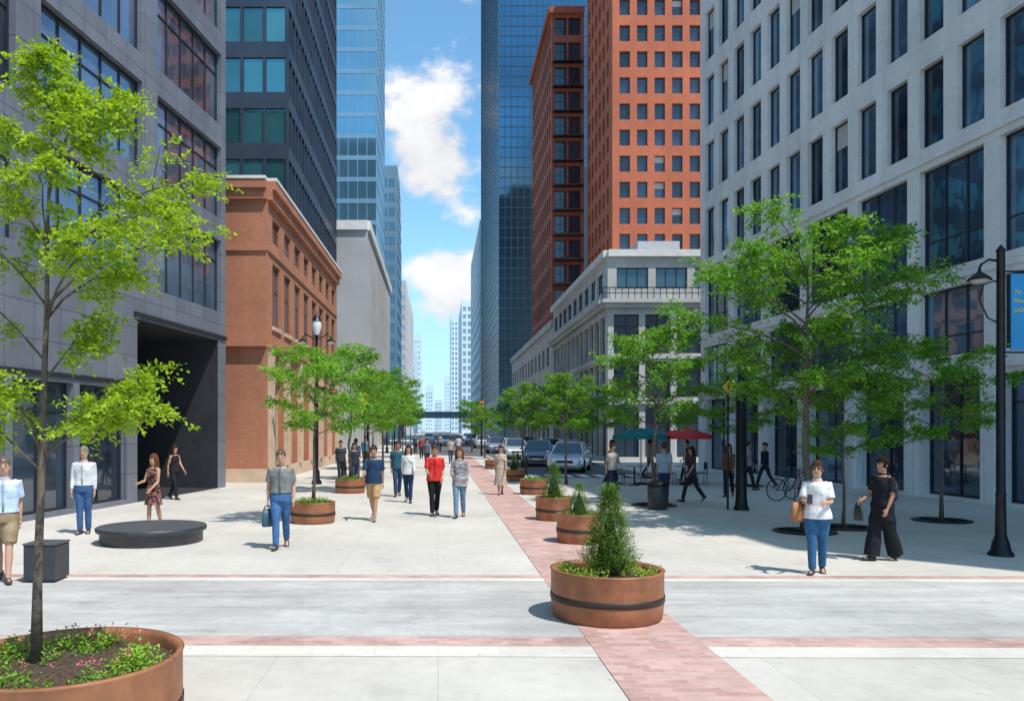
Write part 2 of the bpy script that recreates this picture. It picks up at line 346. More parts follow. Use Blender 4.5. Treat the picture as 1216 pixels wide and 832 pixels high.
person('person in maroon jacket standing at cafe edge',6.0,27.5,-60,1.7,top=(.3,.1,.12),bc=(.04,.04,.06),legs=(12,3,-12,12),vox=.022)
person('woman in brown jacket walking in building shade',9.2,25.2,-30,1.7,fem=True,hair='long',hc=(.08,.04,.02),top=(.14,.08,.05),sleeve=1,bc=(.02,.02,.03),legs=(18,4,-16,18),vox=.018)
person('person in black walking beside pale concrete building',11.9,29,-80,1.7,top=(.02,.02,.03),bc=(.03,.03,.04),sleeve=1,legs=(22,4,-20,18),vox=.022)
e,hn,mw,z0=person('woman in white t-shirt and jeans with glasses holding phone',5.57,11.7,-28,1.66,fem=True,hair='bun',hc=(.06,.022,.015),skin=(.56,.32,.23),top=(.75,.73,.71),hem=.86,bc=(.04,.12,.24),shoe=(.06,.04,.03),legs=(6,2,-8,10),arms=((16,74,14,.35),(12,80,14,.35)),glasses=True,vox=.011,build=1.16)
sp=mw@Vector((-.24,-.02,1.43+z0))
bag('shoulder_bag','tan leather handbag hanging from woman\'s shoulder',Vector((sp.x-.03,sp.y,sp.z)),.36,.29,.16,(.34,.13,.045),.30,R(40))
ph=Buf(); ph.box(-.036,.036,-.004,.004,-.075,.075)
p=bevel(ph.obj('mobile_phone',[M('phone',(.03,.03,.035),.2)]),.004); p.location=hn[0]+Vector((.0,-.03,.06)); p.rotation_euler=(R(-35),0,R(-28)); tag(p,'dark mobile phone held by woman in white','phone')
e,hn,mw,z0=person('woman in loose black top and wide black trousers with backpack',7.2,12.9,-68,1.68,fem=True,hair='bun',hc=(.02,.01,.008),skin=(.36,.19,.12),top=(.018,.018,.022),hem=.68,bottom='trousers',bc=(.018,.018,.022),wide=.07,legs=(13,2,-11,10),arms=((10,60,10,.1),(0,30,10,.0)),vox=.011,build=1.16)
b=Buf(); b.tube([(0,.17,1.0),(0,.18,1.05),(0,.18,1.28),(0,.16,1.4)],[(.1,.04),(.14,.08),(.14,.08),(.08,.04)],14,ref=(1,0,0))
for sx in(-1,1): b.tube([(sx*.1,.13,1.36),(sx*.11,.04,1.46),(sx*.11,-.11,1.34),(sx*.12,-.06,1.15),(sx*.11,.12,1.05)],[.014]*5,6)
o=b.obj('backpack',[M('pack',(.02,.022,.03),.6,0,.2,8,.3)],None,True); o.matrix_world=mw@Matrix.Translation((0,0,z0)); tag(o,'black backpack worn by woman in black','backpack')
bag('shoulder_bag','black handbag carried by woman in black',hn[0],.26,.24,.1,(.022,.02,.02),.06,R(90))
for i,(x,y,a,c1,c2) in enumerate([(-.6,44,0,(.1,.12,.2),(.03,.03,.05)),(.8,50,180,(.4,.35,.3),(.05,.06,.1)),(-1.2,58,0,(.25,.05,.05),(.03,.03,.04)),(1.6,62,180,(.5,.5,.5),(.04,.05,.1)),(-4.2,46,0,(.1,.2,.3),(.05,.05,.05)),(7.6,42,0,(.05,.05,.06),(.03,.03,.03)),(9.6,36,90,(.35,.3,.26),(.04,.04,.06)),(10.3,33,-90,(.2,.06,.05),(.03,.03,.05)),(-2.0,70,0,(.05,.08,.1),(.03,.03,.03)),(.2,76,0,(.3,.3,.3),(.05,.05,.05)),(-3.1,29.5,20,(.03,.04,.06),(.04,.05,.09)),(5.6,25.5,30,(.45,.42,.4),(.03,.04,.08)),(10.9,28,80,(.3,.28,.3),(.02,.02,.03))]):
    person('distant pedestrian walking along the street',x,y,a,1.66+.03*(i%5),top=c1,bc=c2,legs=(16,4,-16,16),vox=.03)
# ================================================================ GROUND
pav=brickmat('pavement_mat',(.63,.585,.515),(.595,.55,.485),1.5,1.5,.005,(.48,.45,.40),0,.75,.2,False,.25,.22,(.9,.36,.90))
redp=brickmat('red_paver_mat',(.66,.43,.37),(.50,.29,.24),.21,.105,.006,(.56,.43,.38),.5,.8,.26,False,.3,.6,(1.3,.40,.88))
redb=brickmat('red_band_mat',(.64,.42,.36),(.51,.31,.26),.21,.105,.006,(.54,.42,.37),.5,.8,.32,False,.3,.8,(1.6,.42,.87))
cream=brickmat('cream_paver_mat',(.72,.67,.58),(.67,.62,.54),.6,.3,.005,(.58,.53,.46),.5,.8,.2,False,.25,.5)
lane=brickmat('lane_mat',(.55,.53,.495),(.53,.51,.48),4,3,.005,(.46,.44,.41),0,.85,.3,False,.2,.45,(2.2,.36,.88),(.35,3.2,1))
asph=M('asphalt_mat',(.12,.12,.122),.85,0,.25,1.2,.2,.3,True)
gmat=M('ground_mat',(.38,.36,.33),.9,0,.2,.2,0,.3,True)
def sheet(name,pts,z,mat):
    b=Buf(); b.face([(x,y,z) for x,y in pts]); o=b.obj(name,[mat]); o["kind"]="structure"; return o
def rect(x0,x1,y0,y1): return [(x0,y0),(x1,y0),(x1,y1),(x0,y1)]
sheet('ground',rect(-2500,2500,-600,3500),0,gmat)
sheet('plaza_pavement',rect(-40,45,-12,300),.004,pav)
sk=.011
def skew(x0,x1,y0,y1): return [(x0,y0-x0*sk),(x1,y0-x1*sk),(x1,y1-x1*sk),(x0,y1-x0*sk)]
sheet('crossing_road',skew(-40,45,8.15,11.15),.008,lane)
sheet('cream_paving_band',skew(-40,45,7.43,7.79),.008,cream)
sheet('red_paving_band',skew(-40,45,7.794,8.146),.008,redb)
sheet('cream_paving_band',skew(-40,45,11.154,11.36),.008,cream)
sheet('red_paving_band',skew(-40,45,11.364,11.6),.008,redb)
sheet('brick_paving_strip',rect(1.5,2.62,-4,300),.012,redp)
sheet('street_road',[(3.9,35),(9.4,35),(9.4,600),(-3,600),(-3,70),(3.9,62)],.016,asph)
wp=M('road_paint',(.75,.75,.72),.6,0,.12,3,0,.4,True)
b=Buf()
for k in range(40):
    y=38+k*9; b.face([(6.55,y,.02),(6.7,y,.02),(6.7,y+3,.02),(6.55,y+3,.02)])
    if y>75: b.face([(2.55,y,.02),(2.7,y,.02),(2.7,y+3,.02),(2.55,y+3,.02)])
for k in range(7): b.face([(4.2+k*.75,35.4,.02),(4.6+k*.75,35.4,.02),(4.6+k*.75,37.4,.02),(4.2+k*.75,37.4,.02)])
o=b.obj('road_marking',[wp]); o["kind"]="structure"
b=Buf(); b.box(9.4,9.6,35,300,0,.13); b.box(3.7,3.9,35,62,0,.10); o=b.obj('kerb',[M('kerb_mat',(.5,.49,.47),.8,0,.15,3,0,.4,True)]); o["kind"]="structure"
# ================================================================ BUILDINGS
WC={}
def win_geo(w,h,st):
    b=Buf(); b.face([(0,0,0),(w,0,0),(w,0,h),(0,0,h)],0)
    fw=st.get('fw',0)
    if fw:
        y0,y1=-.05,.03
        b.box(0,w,y0,y1,0,fw,1); b.box(0,w,y0,y1,h-fw,h,1); b.box(0,fw,y0,y1,fw,h-fw,1); b.box(w-fw,w,y0,y1,fw,h-fw,1)
        nx=st.get('nx',1); 
        for i in range(1,nx): x=w*i/nx; b.box(x-fw*.4,x+fw*.4,y0+.01,y1,fw,h-fw,1)
        for zf in st.get('tr',()): b.box(fw,w-fw,y0+.015,y1,h*zf-fw*.4,h*zf+fw*.4,1)
    if st.get('blind'):
        hb=h*st['blind']; b.face([(fw,-.004,h-hb),(w-fw,-.004,h-hb),(w-fw,-.004,h-fw),(fw,-.004,h-fw)],2)
    return b
def building(name,label,cat,poly,H,wallmats,faces,group=None,trims=(),z0=0):
    ox,oy=poly[0]; e=root(name,(ox,oy,0),label,cat,group)
    W=Buf(); allw=[]
    n=len(poly)
    for i in range(n):
        p0=Vector(poly[i]); p1=Vector(poly[(i+1)%n]); L=(p1-p0).length; d=(p1-p0)/L; nn=Vector((d.y,-d.x))
        P=lambda u,z,dd=0:(p0.x+d.x*u-nn.x*dd-ox,p0.y+d.y*u-nn.y*dd-oy,z)
        ops=faces.get(i,[])
        ops=[o for o in ops if o[0]>=0 and o[1]<=L+1e-6 and o[3]<=H]
        if not ops: W.face([P(0,z0),P(L,z0),P(L,H),P(0,H)],0)
        else:
            us=sorted({0,round(L,4)}|{round(o[0],4) for o in ops}|{round(o[1],4) for o in ops}); zs=sorted({z0,H}|{round(o[2],4) for o in ops}|{round(o[3],4) for o in ops})
            ui={u:k for k,u in enumerate(us)}; zi={z:k for k,z in enumerate(zs)}
            g=np.zeros((len(us)-1,len(zs)-1),bool)
            for o in ops: g[ui[round(o[0],4)]:ui[round(o[1],4)],zi[round(o[2],4)]:zi[round(o[3],4)]]=True
            for a in range(len(us)-1):
                c=0
                while c<len(zs)-1:
                    if g[a,c]: c+=1; continue
                    c2=c
                    while c2<len(zs)-1 and not g[a,c2]: c2+=1
                    W.face([P(us[a],zs[c]),P(us[a+1],zs[c]),P(us[a+1],zs[c2]),P(us[a],zs[c2])],0); c=c2
            for o in ops:
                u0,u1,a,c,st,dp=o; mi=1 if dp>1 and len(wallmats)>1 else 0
                W.face([P(u0,a),P(u1,a),P(u1,a,dp),P(u0,a,dp)],mi); W.face([P(u0,c,dp),P(u1,c,dp),P(u1,c),P(u0,c)],mi)
                W.face([P(u0,a,dp),P(u0,c,dp),P(u0,c),P(u0,a)],mi); W.face([P(u1,a),P(u1,c),P(u1,c,dp),P(u1,a,dp)],mi)
                q=P((u0+u1)/2,(a+c)/2); wx,wy,wz=q[0]+ox,q[1]+oy,q[2]; dist=max(wy,.5)
                px=520+946*wx/dist; py=510-946*(wz-2.12)/dist
                vis=1 if(-40<px<1256 and -60<py<880) else .001
                allw.append(((u1-u0)*(c-a)*vis/dist**2,P(u0,a,dp-.002),math.atan2(d.y,d.x),u1-u0,c-a,st))
    W.face([(x-ox,y-oy,H) for x,y in poly],0)
    W.obj('wall',wallmats,e)
    allw.sort(key=lambda t:-t[0])
    for k,(pr,loc,rz,w,h,st) in enumerate(allw[:100]):
        key=(round(w,2),round(h,2),st['id'])
        if key not in WC: WC[key]=win_geo(w,h,st).mesh('window',st['mats'])
        o=bpy.data.objects.new(st.get('name','window'),WC[key]); o.location=loc; o.rotation_euler=(0,0,rz); link(o,e)
    rest=allw[100:]
    if rest:
        ids={}
        for t in rest: ids.setdefault(t[5]['id'],[]).append(t)
        mats=[];S=Buf()
        for sid,ts in ids.items():
            base=len(mats); mats+=ts[0][5]['mats']
            for pr,loc,rz,w,h,st in ts:
                g=win_geo(w,h,st); cs,sn=math.cos(rz),math.sin(rz); n0=len(S.v)
                S.v+=[(loc[0]+x*cs-y*sn,loc[1]+x*sn+y*cs,loc[2]+z) for x,y,z in g.v]
                S.f+=[tuple(q+n0 for q in f) for f in g.f]; S.m+=[m+base for m in g.m]
        o=S.obj('window',mats,e); o["kind"]="stuff"
    for (ei,a,c,pj,mt,u0,u1,nm) in trims:
        p0=Vector(poly[ei]); p1=Vector(poly[(ei+1)%n]); L=(p1-p0).length; d=(p1-p0)/L; nn=Vector((d.y,-d.x))
        if u1 is None:u1=L
        T=Buf(); f=lambda v:Vector((p0.x+d.x*v.x+nn.x*v.y-ox,p0.y+d.y*v.x+nn.y*v.y-oy,v.z))
        T.box(u0,u1,.003,pj,a,c,0,f); T.obj(nm,[mt],e)
    return e
def grid(L,u0,pitch,w,rows,st,dep,umax=None):
    out=[];u=u0
    while u+w<=(umax or L)+1e-6:
        for a,c in rows: out.append((u,u+w,a,c,st,dep))
        u+=pitch
    return out
gl_dark=glassmat('glass_dark',(.035,.055,.08),.35,.04,.6,.9,1.8,.35)
gl_J=glassmat('glass_dark_blue',(.03,.05,.08),.2,.05,.5,.6,1.6,.35)
gl_A=glassmat('glass_mirror_grey',(.15,.20,.28),.6,.04,.7,.9,1.7,.35,.1)
gl_teal=glassmat('glass_teal',(.08,.27,.29),.7,.06,.45,.9,1.7,.12)
gl_navy=glassmat('glass_navy',(.06,.12,.22),.8,.06,.5,.9,1.7,.08)
gl_sky=glassmat('glass_sky_blue',(.20,.42,.54),.75,.08,.22,.9,1.7,.05)
gl_blue=glassmat('glass_deep_blue',(.06,.17,.27),.8,.06,.65,.9,1.7,.035)
gl_L=glassmat('glass_blue_grey',(.13,.23,.33),.62,.03,.8,.9,1.8,.3,.14)
blind=M('blind_fabric',(.45,.45,.42),.9,0,.1,3)
wd=dict(id='A',mats=[gl_A,darkframe,blind],fw=.06,nx=5,tr=(.72,))
shop=dict(id='shop',mats=[gl_dark,darkframe,blind],fw=.06,nx=2,tr=(.78,))
door=dict(id='door',mats=[gl_dark,darkframe,blind],fw=.08,nx=4,tr=(.55,),name='door')
wallA=brickmat('panel_grey',(.19,.20,.24),(.165,.175,.21),1.15,.85,.012,(.08,.08,.095),0,.5,.25,True,.3,.3)
portal=M('portal_recess_dark',(.035,.036,.042),.5,0,.2,2)  # darkness of the deep recess put into the colour of its inner faces
A0=(-11.86,2.5); A1=(-7.86,29.5)
f=[]
for g in range(5):
    u1=26.9-5.6*g
    for k in range(8): f.append((u1-4.7,u1,6.4+3.4*k,9.0+3.4*k,wd,.22))
f.append((21.0,26.6,.02,5.35,door,4.5))
f+=grid(27,.299,2.55,2.3,[(.12,3.3)],shop,.25,20.6)
tr=[(0,5.42,5.55,.06,darkframe,20.8,None,'ledge'),(0,3.42,3.52,.05,darkframe,0,20.7,'ledge')]
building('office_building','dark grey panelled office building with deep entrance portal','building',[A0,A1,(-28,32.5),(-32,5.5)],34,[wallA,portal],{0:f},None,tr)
wallB=M('tower_dark_frame',(.055,.068,.09),.35,.4,.25,.3,0,.5,True)
sB=dict(id='B',mats=[gl_teal,wallB],fw=.04); sB2=dict(id='B2',mats=[gl_navy,wallB],fw=0)
fB=grid(15.7,.15,1.55,1.38,[(.9+3.5*k,3.3+3.5*k) for k in range(2,21)],sB,.12)
fB2=grid(26,.1,1.3,1.12,[(.7+3.5*k,a+.7+3.5*k) for k in range(0,21) for a in (2.6,)],sB2,.12)
building('glass_tower','dark steel-framed glass tower with teal windows','tower',[(-26,55),(-10.3,55),(-10.3,81),(-26,81)],75,[wallB],{0:fB,1:fB2})
brickC=brickmat('brick_orange',(.52,.20,.105),(.46,.165,.085),.22,.075,.006,(.44,.26,.18),.5,.85,.2,True,.3,.4)
stoneC=M('sandstone',(.58,.42,.30),.8,0,.12,2,.1,.4,True)
coping=M('white_coping',(.70,.68,.64),.6,0,.1,2,0,.4,True)
sC=dict(id='C',mats=[gl_A,M('bronze_frame',(.16,.09,.06),.5)],fw=.07,nx=2,tr=(.6,))
sC2=dict(id='C2',mats=[gl_dark,stoneC],fw=.09,nx=3,tr=(.75,))
fC=grid(19,.9,2.3,1.45,[(6.4,9.0),(9.85,10.85)],sC,.15)+grid(19,.6,3.05,2.4,[(.3,4.3)],sC2,.3)
C0=[(-16,32),(-6.85,32),(-6.5,51),(-16,51)]
trC=[]
for ei in (0,1):
    trC+=[(ei,5.45,5.85,.28,brickC,-.0,None,'cornice'),(ei,11.35,11.75,.2,brickC,0,None,'cornice'),(ei,11.753,12.1,.34,brickC,0,None,'cornice'),(ei,12.103,12.22,.38,coping,0,None,'coping'),(ei,0,.55,.1,stoneC,0,None,'plinth'),(ei,9.3,9.45,.08,brickC,0,None,'string_course')]
for k in range(8): trC.append((1,6.22,6.38,.09,stoneC,.8+2.3*k,2.45+2.3*k,'sill'))
for k in range(7): trC.append((1,.56,5.44,.2,stoneC,.08+3.05*k,.08+3.05*k+.44,'pilaster'))
building('brick_building','three-storey orange brick building with projecting cornices','building',C0,12.2,[brickC],{1:[o for o in fC if o[1]<18.9]},None,[t for t in trC if t[6] is None or t[6]<19])
concD=M('concrete_grey',(.42,.41,.40),.85,0,.15,.15,.1,.4,True)
sD=dict(id='D',mats=[gl_dark,darkframe],fw=0)
building('concrete_building','blank grey concrete building with pale roof edge','building',[(-16,85),(-7.5,85),(-7.5,125),(-16,125)],23.4,[concD],{1:grid(40,3,5,.7,[(4+4*k,6.2+4*k) for k in range(4)],sD,.2)},None,[(0,23.4,24.4,.3,coping,0,None,'parapet'),(1,23.4,24.4,.3,coping,0,None,'parapet')])
frE=M('tower_pale_frame',(.20,.34,.45),.35,.3,.15,.1,0,.5,True)
sE=dict(id='E',mats=[gl_sky,frE],fw=0)
rE=[(.9+3.8*k,3.9+3.8*k) for k in range(4,30)]
building('glass_tower','tall sky-blue glass office tower','tower',[(-24,140),(-10.8,140),(-10.8,162),(-24,162)],116,[frE],{0:grid(13.2,.1,1.64,1.5,rE,sE,.06),1:grid(22,.1,2.0,1.85,rE,sE,.06)})
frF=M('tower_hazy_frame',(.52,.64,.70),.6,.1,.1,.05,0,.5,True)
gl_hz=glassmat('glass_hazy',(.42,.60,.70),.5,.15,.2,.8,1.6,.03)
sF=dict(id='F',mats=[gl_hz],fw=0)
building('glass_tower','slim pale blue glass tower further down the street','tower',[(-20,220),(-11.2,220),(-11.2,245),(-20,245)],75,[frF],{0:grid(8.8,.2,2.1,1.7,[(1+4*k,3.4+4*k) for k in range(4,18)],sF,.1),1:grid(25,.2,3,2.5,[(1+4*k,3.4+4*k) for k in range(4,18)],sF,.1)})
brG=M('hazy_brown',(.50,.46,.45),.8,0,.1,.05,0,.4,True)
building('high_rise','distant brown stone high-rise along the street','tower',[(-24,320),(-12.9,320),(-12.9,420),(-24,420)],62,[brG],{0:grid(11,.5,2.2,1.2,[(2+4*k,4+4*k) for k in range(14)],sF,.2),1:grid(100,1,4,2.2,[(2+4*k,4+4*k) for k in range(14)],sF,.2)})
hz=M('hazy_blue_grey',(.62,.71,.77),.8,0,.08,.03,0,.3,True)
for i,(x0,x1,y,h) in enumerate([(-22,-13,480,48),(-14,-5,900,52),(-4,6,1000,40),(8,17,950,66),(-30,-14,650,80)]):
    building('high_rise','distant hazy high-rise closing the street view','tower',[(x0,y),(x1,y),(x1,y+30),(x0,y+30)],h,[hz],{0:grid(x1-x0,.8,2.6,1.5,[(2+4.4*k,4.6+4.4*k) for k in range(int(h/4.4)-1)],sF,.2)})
frI=M('tower_blue_frame',(.04,.085,.12),.35,.5,.2,.08,0,.5,True)
sI=dict(id='I',mats=[gl_blue,frI],fw=0)
rI=[(.3+1.9*k,2.02+1.9*k) for k in range(4,72)]
building('glass_tower','very tall dark teal-blue reflective glass tower','tower',[(11.4,150),(40,150),(40,211),(11.4,211)],140,[frI],{3:grid(61,.2,2.4,2.2,rI,sI,.06),0:grid(12,.12,1.2,1.06,rI,sI,.06)+grid(28.6,12.12,1.2,1.06,[r for r in rI if r[0]>50],sI,.06)})
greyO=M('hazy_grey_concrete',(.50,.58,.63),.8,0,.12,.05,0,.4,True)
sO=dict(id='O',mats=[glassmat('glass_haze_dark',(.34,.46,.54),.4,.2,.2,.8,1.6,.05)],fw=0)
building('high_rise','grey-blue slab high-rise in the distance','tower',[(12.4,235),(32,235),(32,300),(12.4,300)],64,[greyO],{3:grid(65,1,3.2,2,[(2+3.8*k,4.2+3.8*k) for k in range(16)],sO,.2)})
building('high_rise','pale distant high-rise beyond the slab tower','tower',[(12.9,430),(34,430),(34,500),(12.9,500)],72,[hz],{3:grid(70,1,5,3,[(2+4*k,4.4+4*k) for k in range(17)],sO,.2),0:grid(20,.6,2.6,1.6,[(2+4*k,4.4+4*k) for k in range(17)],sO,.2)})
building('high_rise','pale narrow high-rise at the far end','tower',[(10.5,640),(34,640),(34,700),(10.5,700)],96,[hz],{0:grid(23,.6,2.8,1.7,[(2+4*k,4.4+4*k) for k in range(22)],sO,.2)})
brickJ=brickmat('brick_red',(.64,.155,.065),(.56,.12,.05),.25,.08,.008,(.45,.2,.12),.5,.85,.2,True,.2,.12)
frW=M('bronze_window_frame',(.10,.06,.05),.6)
sJ=dict(id='J',mats=[gl_J,frW,blind],fw=.06,nx=1,tr=(.5,)); 
sJb=dict(id='Jb',mats=[gl_J,frW,blind],fw=.06,nx=1,tr=(.5,),blind=.4)
rJ=[(1.8+2.75*k,3.5+2.75*k) for k in range(2,22)]
fJ=grid(15.6,.75,1.85,1.1,rJ,sJ,.3); fJ3=grid(14.2,.8,2.1,1.1,rJ,sJ,.3)
rr=random.Random(4); fJ=[(a,b_,c,d,(sJb if rr.random()<.08 else st),dp) for a,b_,c,d,st,dp in fJ]
building('brick_high_rise','red brick high-rise with rows of square windows','tower',[(18.4,84),(34,84),(34,98.2),(18.4,98.2)],64,[brickJ],{0:fJ,3:fJ3})
brickK=brickmat('brick_dark_red',(.46,.12,.065),(.38,.09,.05),.25,.08,.008,(.3,.16,.11),.5,.85,.25,True,.2,.12)
sK=dict(id='K',mats=[gl_J,darkframe,blind],fw=.08,nx=2,tr=(.5,))
rK=[(2+3.1*k,4.2+3.1*k) for k in range(2,17)]
building('brick_high_rise','slender dark red brick tower with wide windows','tower',[(14.3,100),(18.35,100),(18.35,120.6),(14.3,120.6)],55,[brickK],{0:grid(4.05,.35,1.75,1.5,rK,sK,.3),3:grid(20.6,.6,2.2,1.2,rK,sK,.3)},None,[(0,54.2,55,.5,brickK,-.4,None,'cornice'),(3,54.2,55,.5,brickK,0,None,'cornice')]+[(0,3.1*k+1.55,3.1*k+1.68,.7,black,.1,3.9,'fire_escape') for k in range(4,16)])
stoneM=brickmat('stone_grey',(.62,.615,.59),(.56,.56,.54),1.2,.6,.01,(.42,.42,.40),.5,.8,.2,True,.2,.3)
sM=dict(id='M',mats=[gl_dark,darkframe,blind],fw=.06,nx=2,tr=(.7,)); sM2=dict(id='M2',mats=[gl_sky,darkframe],fw=.06,nx=3)
rM=[(.3,3.6),(4.3,6.7),(7.2,9.8)]
fM0=grid(13.7,.4,2.1,1.7,rM,sM,.3)+grid(13.7,.6,2.6,2.1,[(11.5,12.9)],sM2,.2); fM3=grid(25,.4,2.0,1.6,rM,sM,.3)+grid(25,.6,2.6,2.1,[(11.5,12.9)],sM2,.2)
trM=[]
for ei in (0,3): trM+=[(ei,10.2,10.5,.35,stoneM,-.2 if ei==0 else 0,None,'cornice'),(ei,10.503,10.75,.6,stoneM,-.45 if ei==0 else 0,None,'cornice'),(ei,3.8,4.1,.2,stoneM,0,None,'string_course'),(ei,13.6,14.05,.3,coping,0,None,'parapet'),(ei,6.85,7.02,.1,stoneM,0,None,'string_course')]
eM=building('stone_building','grey stone corner building with cornice and roof terrace','building',[(11.3,53),(26,53),(26,78),(11.3,78)],14,[stoneM],{0:fM0,3:fM3},None,trM)
b=Buf()
for k in range(34): u=.0+k*.42; b.box(u-.45,u-.41,-.56,-.52,10.75,11.45)
b.box(-.5,13.6,-.57,-.51,11.45,11.51); b.box(-.5,13.6,-.57,-.51,11.1,11.14)
b.obj('railing',[black],eM)
b=Buf(); b.box(3,6,4,9,14,15.6); b.box(7.5,9,3,6,14,15.0); b.tube([(10,3,14),(10,3,17.0)],[.05,.03],6); b.obj('rooftop_plant',[M('plant_grey',(.45,.46,.47),.6)],eM)
building('stone_building','low grey stone building with plain upper wall','building',[(11.3,78.1),(14.1,78.1),(14.1,121.4),(11.3,121.4)],12.8,[stoneM],{3:grid(43.3,1,3.4,1.9,[(.4,3.4),(5,7),(8.6,10.6)],sM,.25)},None,[(3,12.2,12.9,.25,stoneM,0,None,'cornice')])
wallL=brickmat('precast_concrete',(.84,.83,.805),(.80,.79,.77),1.62,1.7,.01,(.6,.6,.59),0,.75,.14,True,.25,.45)
sL=dict(id='L',mats=[gl_L,darkframe,blind],fw=.055,nx=1,tr=()); sLb=dict(id='Lb',mats=[gl_L,darkframe,blind],fw=.06,nx=3,tr=(.3,))
sLc=dict(id='Lc',mats=[gl_L,darkframe,blind],fw=.055,nx=1,blind=.35); sLd=dict(id='Ld',mats=[gl_L,darkframe,blind],fw=.055,nx=1,blind=.6)
sLs=dict(id='Ls',mats=[gl_A,darkframe,blind],fw=.07,nx=2,tr=(.78,))
fL=[]
rr=random.Random(3)
for i in range(11):
    u=.6+3.24*i
    fL+= [(u,u+2.66,7.0,10.25,sLb,.24),(u,u+2.66,4.35,6.4,sLb,.24),(u,u+2.6,.1,3.68,sLs,.4)]
    for k in range(4):
        for q in (0,1.62):
            t=rr.random()
            fL.append((u+q,u+q+1.06,10.95+3.4*k,13.5+3.4*k,sLc if t<.12 else sLd if t<.18 else sL,.22))
L0=(13.85,42);L1=(17.08,4)
trL=[(0,3.85,4.05,.1,wallL,0,None,'string_course'),(0,6.6,6.72,.06,wallL,0,None,'string_course'),(0,10.45,10.6,.08,wallL,0,None,'string_course'),(0,25.4,26,.2,wallL,0,None,'parapet')]
for i in range(12): trL.append((0,.01,3.845,.12,wallL,3.24*i+.02 if i else 0,3.24*i+.5,'pier'))
building('office_building','pale precast concrete office building with deep-set windows','building',[L0,L1,(40,4),(40,42)],26,[wallL],{0:fL},None,trL)
e=root('pedestrian_bridge',(0,225,0),'steel pedestrian bridge spanning the street','bridge')
b=Buf(); b.box(-11,12.3,-2,2,5.4,6.2); b.obj('deck',[M('bridge_grey',(.22,.26,.3),.6)],e)
b=Buf(); b.box(-11,12.3,-2,-1.9,6.2,7.2); b.box(-11,12.3,1.9,2,6.2,7.2); b.obj('railing',[M('bridge_rail',(.17,.2,.24),.5)],e)
for x in (-10,11): b=Buf(); b.box(x-.5,x+.5,-.8,.8,0,5.39); b.obj('pier',[MC['bridge_grey']],e)
# ================================================================ TREES
bark=M('bark',(.12,.09,.068),.9,0,.4,14,.8)
def leaves_mesh(name,S,D,Ln,nper,size,rng,mat,droop=.25,asp=.24):
    n=len(S); t=np.linspace(.12,1,nper)[None,:,None]
    P=S[:,None,:]+D[:,None,:]*(Ln[:,None,None]*t); P[:,:,2]-=(droop*Ln[:,None]*(t[:,:,0]**2))
    N=n*nper; P=P.reshape(-1,3); Dd=np.repeat(D,nper,0)
    up=np.array([0,0,1.])+rng.normal(0,.5,(N,3)); side=np.cross(Dd,up); side/=np.linalg.norm(side,axis=1)[:,None]+1e-9
    sg=np.where(np.arange(N)%2==0,1,-1)[:,None]
    d=side*sg+Dd*.55+rng.normal(0,.28,(N,3)); d[:,2]-=.15; d/=np.linalg.norm(d,axis=1)[:,None]
    w=np.cross(d,up); w/=np.linalg.norm(w,axis=1)[:,None]+1e-9
    P=P+rng.normal(0,size*.25,(N,3))
    s=(size*rng.uniform(.65,1.25,N))[:,None]
    nrm=np.cross(w,d)
    V=np.stack([P,P+d*s*.5+w*s*asp+nrm*s*.06,P+d*s,P+d*s*.5-w*s*asp+nrm*s*.06],1).reshape(-1,3)
    me=bpy.data.meshes.new(name); me.vertices.add(N*4); me.vertices.foreach_set('co',V.ravel())
    me.loops.add(N*4); me.loops.foreach_set('vertex_index',np.arange(N*4)); me.polygons.add(N)
    me.polygons.foreach_set('loop_start',np.arange(N)*4); me.polygons.foreach_set('loop_total',np.full(N,4))
    me.materials.append(mat); me.update(calc_edges=True); return me
